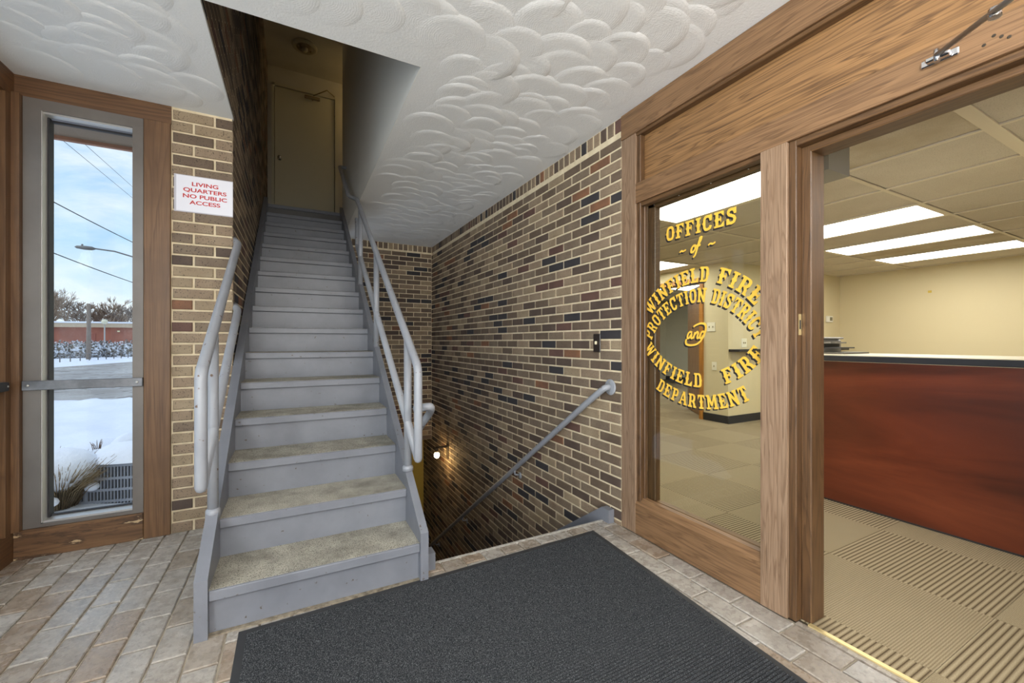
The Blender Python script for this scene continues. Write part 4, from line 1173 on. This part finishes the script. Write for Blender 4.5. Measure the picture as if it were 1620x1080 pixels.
# fence along the road
fn = thing('road_fence', 'low metal rail fence beyond the road', 'fence', (-20, 63, GZ))
fpts = [(-21.6, 50.3), (-21.3, 54.2), (-20.95, 57.7), (-20.6, 59.5), (-20.2, 60.5), (-19.9, 61.6), (-19.65, 63.0), (-19.5, 64.3), (-19.3, 65.6), (-19.1, 66.9), (-18.95, 68.4), (-18.85, 70.0), (-18.7, 72.0)]
fpts = [(-21.9 + .245 * i, 52.0 + 1.5 * i) for i in range(14)]
steel = plain('fence_steel', (112, 106, 102), .6)
for (x, y) in fpts: MB().tube([(x, y, GZ), (x, y, GZ + .78)], .05, 6).build('fence_post', steel, fn)
MB().tube([(x, y, GZ + .76) for x, y in fpts], .035, 6).build('fence_rail', steel, fn)
# hedge of snow-dusted shrubs
hedm, t, b = newmat('hedge_foliage'); p = t.pos()
f = t.ramp(t.noise(p, 3.2, 5, .7), [(.46, W1), (.56, W2)])
t.put(b, 'Base Color', t.mix(f, t.ramp(t.noise(p, 6, 3), [(.3, lin((70, 62, 50))), (.7, lin((112, 98, 80)))]), lin((226, 228, 234)))); b.inputs['Roughness'].default_value = .95
rnd = random.Random(11)
for i in range(11):
    c = Vector((-29.0 + 1.35 * i, 70.0 + 1.1 * i, GZ)); mb = MB(); mb.smooth = False
    for k in range(240):
        a = rnd.uniform(0, 6.283); e = rnd.uniform(0, 1); rr2 = 1.15 * math.sqrt(1 - (e * .85) ** 2)
        q = c + Vector((math.cos(a) * rr2 * rnd.uniform(.7, 1.05), math.sin(a) * rr2 * rnd.uniform(.7, 1.05), e * 2.05))
        s_ = rnd.uniform(.12, .28); d1v = Vector((rnd.uniform(-1, 1), rnd.uniform(-1, 1), rnd.uniform(-.4, 1))).normalized(); d2v = d1v.orthogonal().normalized()
        mb.poly([q, q + d1v * s_ + d2v * s_ * .5, q + d1v * s_ * 1.6, q + d1v * s_ - d2v * s_ * .5])
    mb.ball((c.x, c.y, c.z + .85), 1.0, 12, 8, 1.05)
    pos_words = ['leftmost', 'second', 'third', 'fourth', 'fifth', 'sixth', 'seventh', 'eighth', 'ninth', 'tenth', 'last']
    mb.build('hedge_shrub', hedm, label='snow dusted hedge shrub beyond the fence, %s from the left' % pos_words[i], cat='shrub', group='hedge shrubs across the road')
# long brick building
bd = thing('brick_building', 'long low red brick building with white roof edge across the road', 'building', (-32, 101, GZ))
rb = plain('far_red_brick', (158, 96, 76), .85, var=(138, 84, 68), vscale=.5)
Bd = Matrix.Translation((-32.0, 100.8, 0)) @ Matrix.Rotation(R(-8.2), 4, 'Z')
MB().box(-30, 30, 0, 14, GZ, 3.75, M=Bd).build('wall', rb, bd)
MB().box(-30.2, 30.2, -.4, 14.2, 3.7, 4.45, M=Bd).build('fascia', plain('fascia_tan', (186, 166, 140), .8), bd)
MB().box(-30.3, 30.3, -.5, 14.3, 4.45, 4.72, M=Bd).build('snowy_roof_edge', snow, bd)
for x in (-6.2, 3.4): MB().box(x, x + .35, -.06, .02, 2.9, 3.15, M=Bd).build('wall_light', plain('wall_light_cream', (226, 214, 170), .5), bd)
MB().box(-1.2, .3, -.05, .02, GZ, 2.6, M=Bd).build('door', plain('far_door_red', (146, 86, 70), .7), bd)
# pole, globe lamp, street light, wires
polem = plain('pole_wood', (134, 120, 108), .85)
MB().tube([(-21.6, 66.6, GZ), (-21.5, 66.4, 2.5), (-21.45, 66.2, 5.6)], [.22, .2, .18], 10).build('utility_pole', polem, label='bare wooden pole standing by the hedge', cat='pole')
gl_ = thing('globe_lamp', 'street lamp with a round globe before the brick building', 'street lamp', (-25.2, 83.2, GZ))
MB().tube([(-25.2, 83.2, GZ), (-25.2, 83.2, 3.7)], [.11, .08], 8).build('post', plain('lamp_post_grey', (176, 172, 166), .5), gl_)
MB().ball((-25.2, 83.2, 4.12), .38, 14, 8).build('globe', plain('globe_white', (226, 218, 190), .3), gl_)
sl_ = thing('street_light', 'cobra head street light on a curved arm', 'street light', (-8.3, 35.2, GZ))
stm = plain('streetlight_steel', (118, 116, 114), .5, .4)
MB().tube([(-8.3, 35.2, GZ), (-8.3, 35.2, 6.0)], [.11, .08], 8).build('pole', stm, sl_)
MB().tube([(-8.3, 35.2, 5.9), (-9.3, 35.35, 6.66), (-10.2, 35.25, 6.92), (-11.2, 35.2, 7.0)], .045, 7).build('arm', stm, sl_)
MB().lathe((-11.1, 35.2, 6.98), (-.99, .02, .04), [(0, .05), (.15, .12), (.5, .13), (.85, .09), (.95, .02)], 10).build('lamp_head', stm, sl_)
MB().lathe((-11.7, 35.21, 7.1), (0, 0, 1), [(0, .05), (.1, .05), (.12, .02)], 8).build('photocell', stm, sl_)
wire = plain('cable_black', (58, 56, 58), .6)
def cable(a, b_, ext, sag, r, label):
    a, b_ = Vector(a), Vector(b_); d = b_ - a; p0 = a - d * ext; p1 = b_ + d * ext; pts = []
    for i in range(17):
        s_ = i / 16; q = p0.lerp(p1, s_); q.z -= sag * (4 * s_ * (1 - s_) - 4 * .5 * .5 * .9); pts.append(q)
    MB().tube(pts, r, 5).build('overhead_cable', wire, label=label, cat='cable', group='overhead cables outside the window')
cable((-7.1, 19.51, 8.1), (-8.34, 31.44, 9.48), .5, .0, .009, 'thin overhead cable, topmost one starting at the left of the window')
cable((-6.85, 20.51, 8.42), (-8.34, 31.44, 10.13), .5, .0, .009, 'thin overhead cable highest at the right of the window')
cable((-9.37, 25.21, 7.26), (-9.03, 34.06, 7.38), .5, .1, .024, 'thick overhead cable above the street light')
cable((-10.41, 28.01, 5.46), (-10.42, 39.3, 5.43), .5, .12, .026, 'thick overhead cable below the street light')
# bare winter trees behind the building
barks = [plain('bark_tan', (160, 138, 116), .9), plain('bark_brown', (124, 100, 82), .9), plain('bark_grey', (136, 122, 112), .9)]
def tree(label, base, H, seedv, mat, spread=.5):
    rnd = random.Random(seedv); o = thing('bare_tree', label, 'tree', base, 'bare trees behind the brick building')
    trunk = MB(); tw = MB()
    def grow(p, d, L, r, lv):
        q = p + d * L * .5 + Vector((rnd.uniform(-1, 1), rnd.uniform(-1, 1), 0)) * L * .05; e = p + d * L
        (trunk if lv < 2 else tw).tube([p, q, e], [r, r * .85, r * .65], 5 if lv < 2 else 3)
        if lv >= 5: return
        n = 3 if lv < 4 else 4
        for i in range(n):
            a = rnd.uniform(0, 6.283); s_ = rnd.uniform(.5, 1) * spread
            nd = (d + Vector((math.cos(a) * s_, math.sin(a) * s_, rnd.uniform(.0, .3)))).normalized()
            st_ = p.lerp(e, rnd.uniform(.55, 1.0))
            grow(st_, nd, L * rnd.uniform(.62, .82), max(r * .6, .05), lv + 1)
    grow(Vector(base), Vector((rnd.uniform(-.08, .08), 0, 1)), H * .27, H * .018, 0)
    trunk.build('trunk', mat, o); tw.build('twigs', mat, o, kind='stuff')
TR = [((-51, 135, GZ), 14.0, 'large bare tree at the left edge of the window', 0, .75), ((-47.0, 131, GZ), 14.6, 'tallest bare tree, left of the wooden pole', 0, .85), ((-42.6, 131, GZ), 11.6, 'bare tree just left of the wooden pole', 1, .75),
      ((-40.2, 128, GZ), 10.4, 'low bare tree just right of the wooden pole', 1, .85), ((-36.6, 127, GZ), 12.6, 'tall bare tree right of the globe lamp', 0, .6), ((-38.6, 134, GZ), 11.0, 'brown bare tree behind the globe lamp', 1, .9),
      ((-33.4, 125, GZ), 10.8, 'bare tree at the right edge of the window', 2, .85), ((-46.0, 140, GZ), 12.0, 'grey bare tree in the back row at left', 2, .9), ((-43.0, 142, GZ), 12.0, 'brown bare tree in the back row behind the pole', 1, .95), ((-37.0, 140, GZ), 11.4, 'brown bare tree in the back row at right', 1, .95)]
for i, (bp, H, lb, mi, sp) in enumerate(TR): tree(lb, bp, H * 1.4, 40 + i, barks[mi], sp)
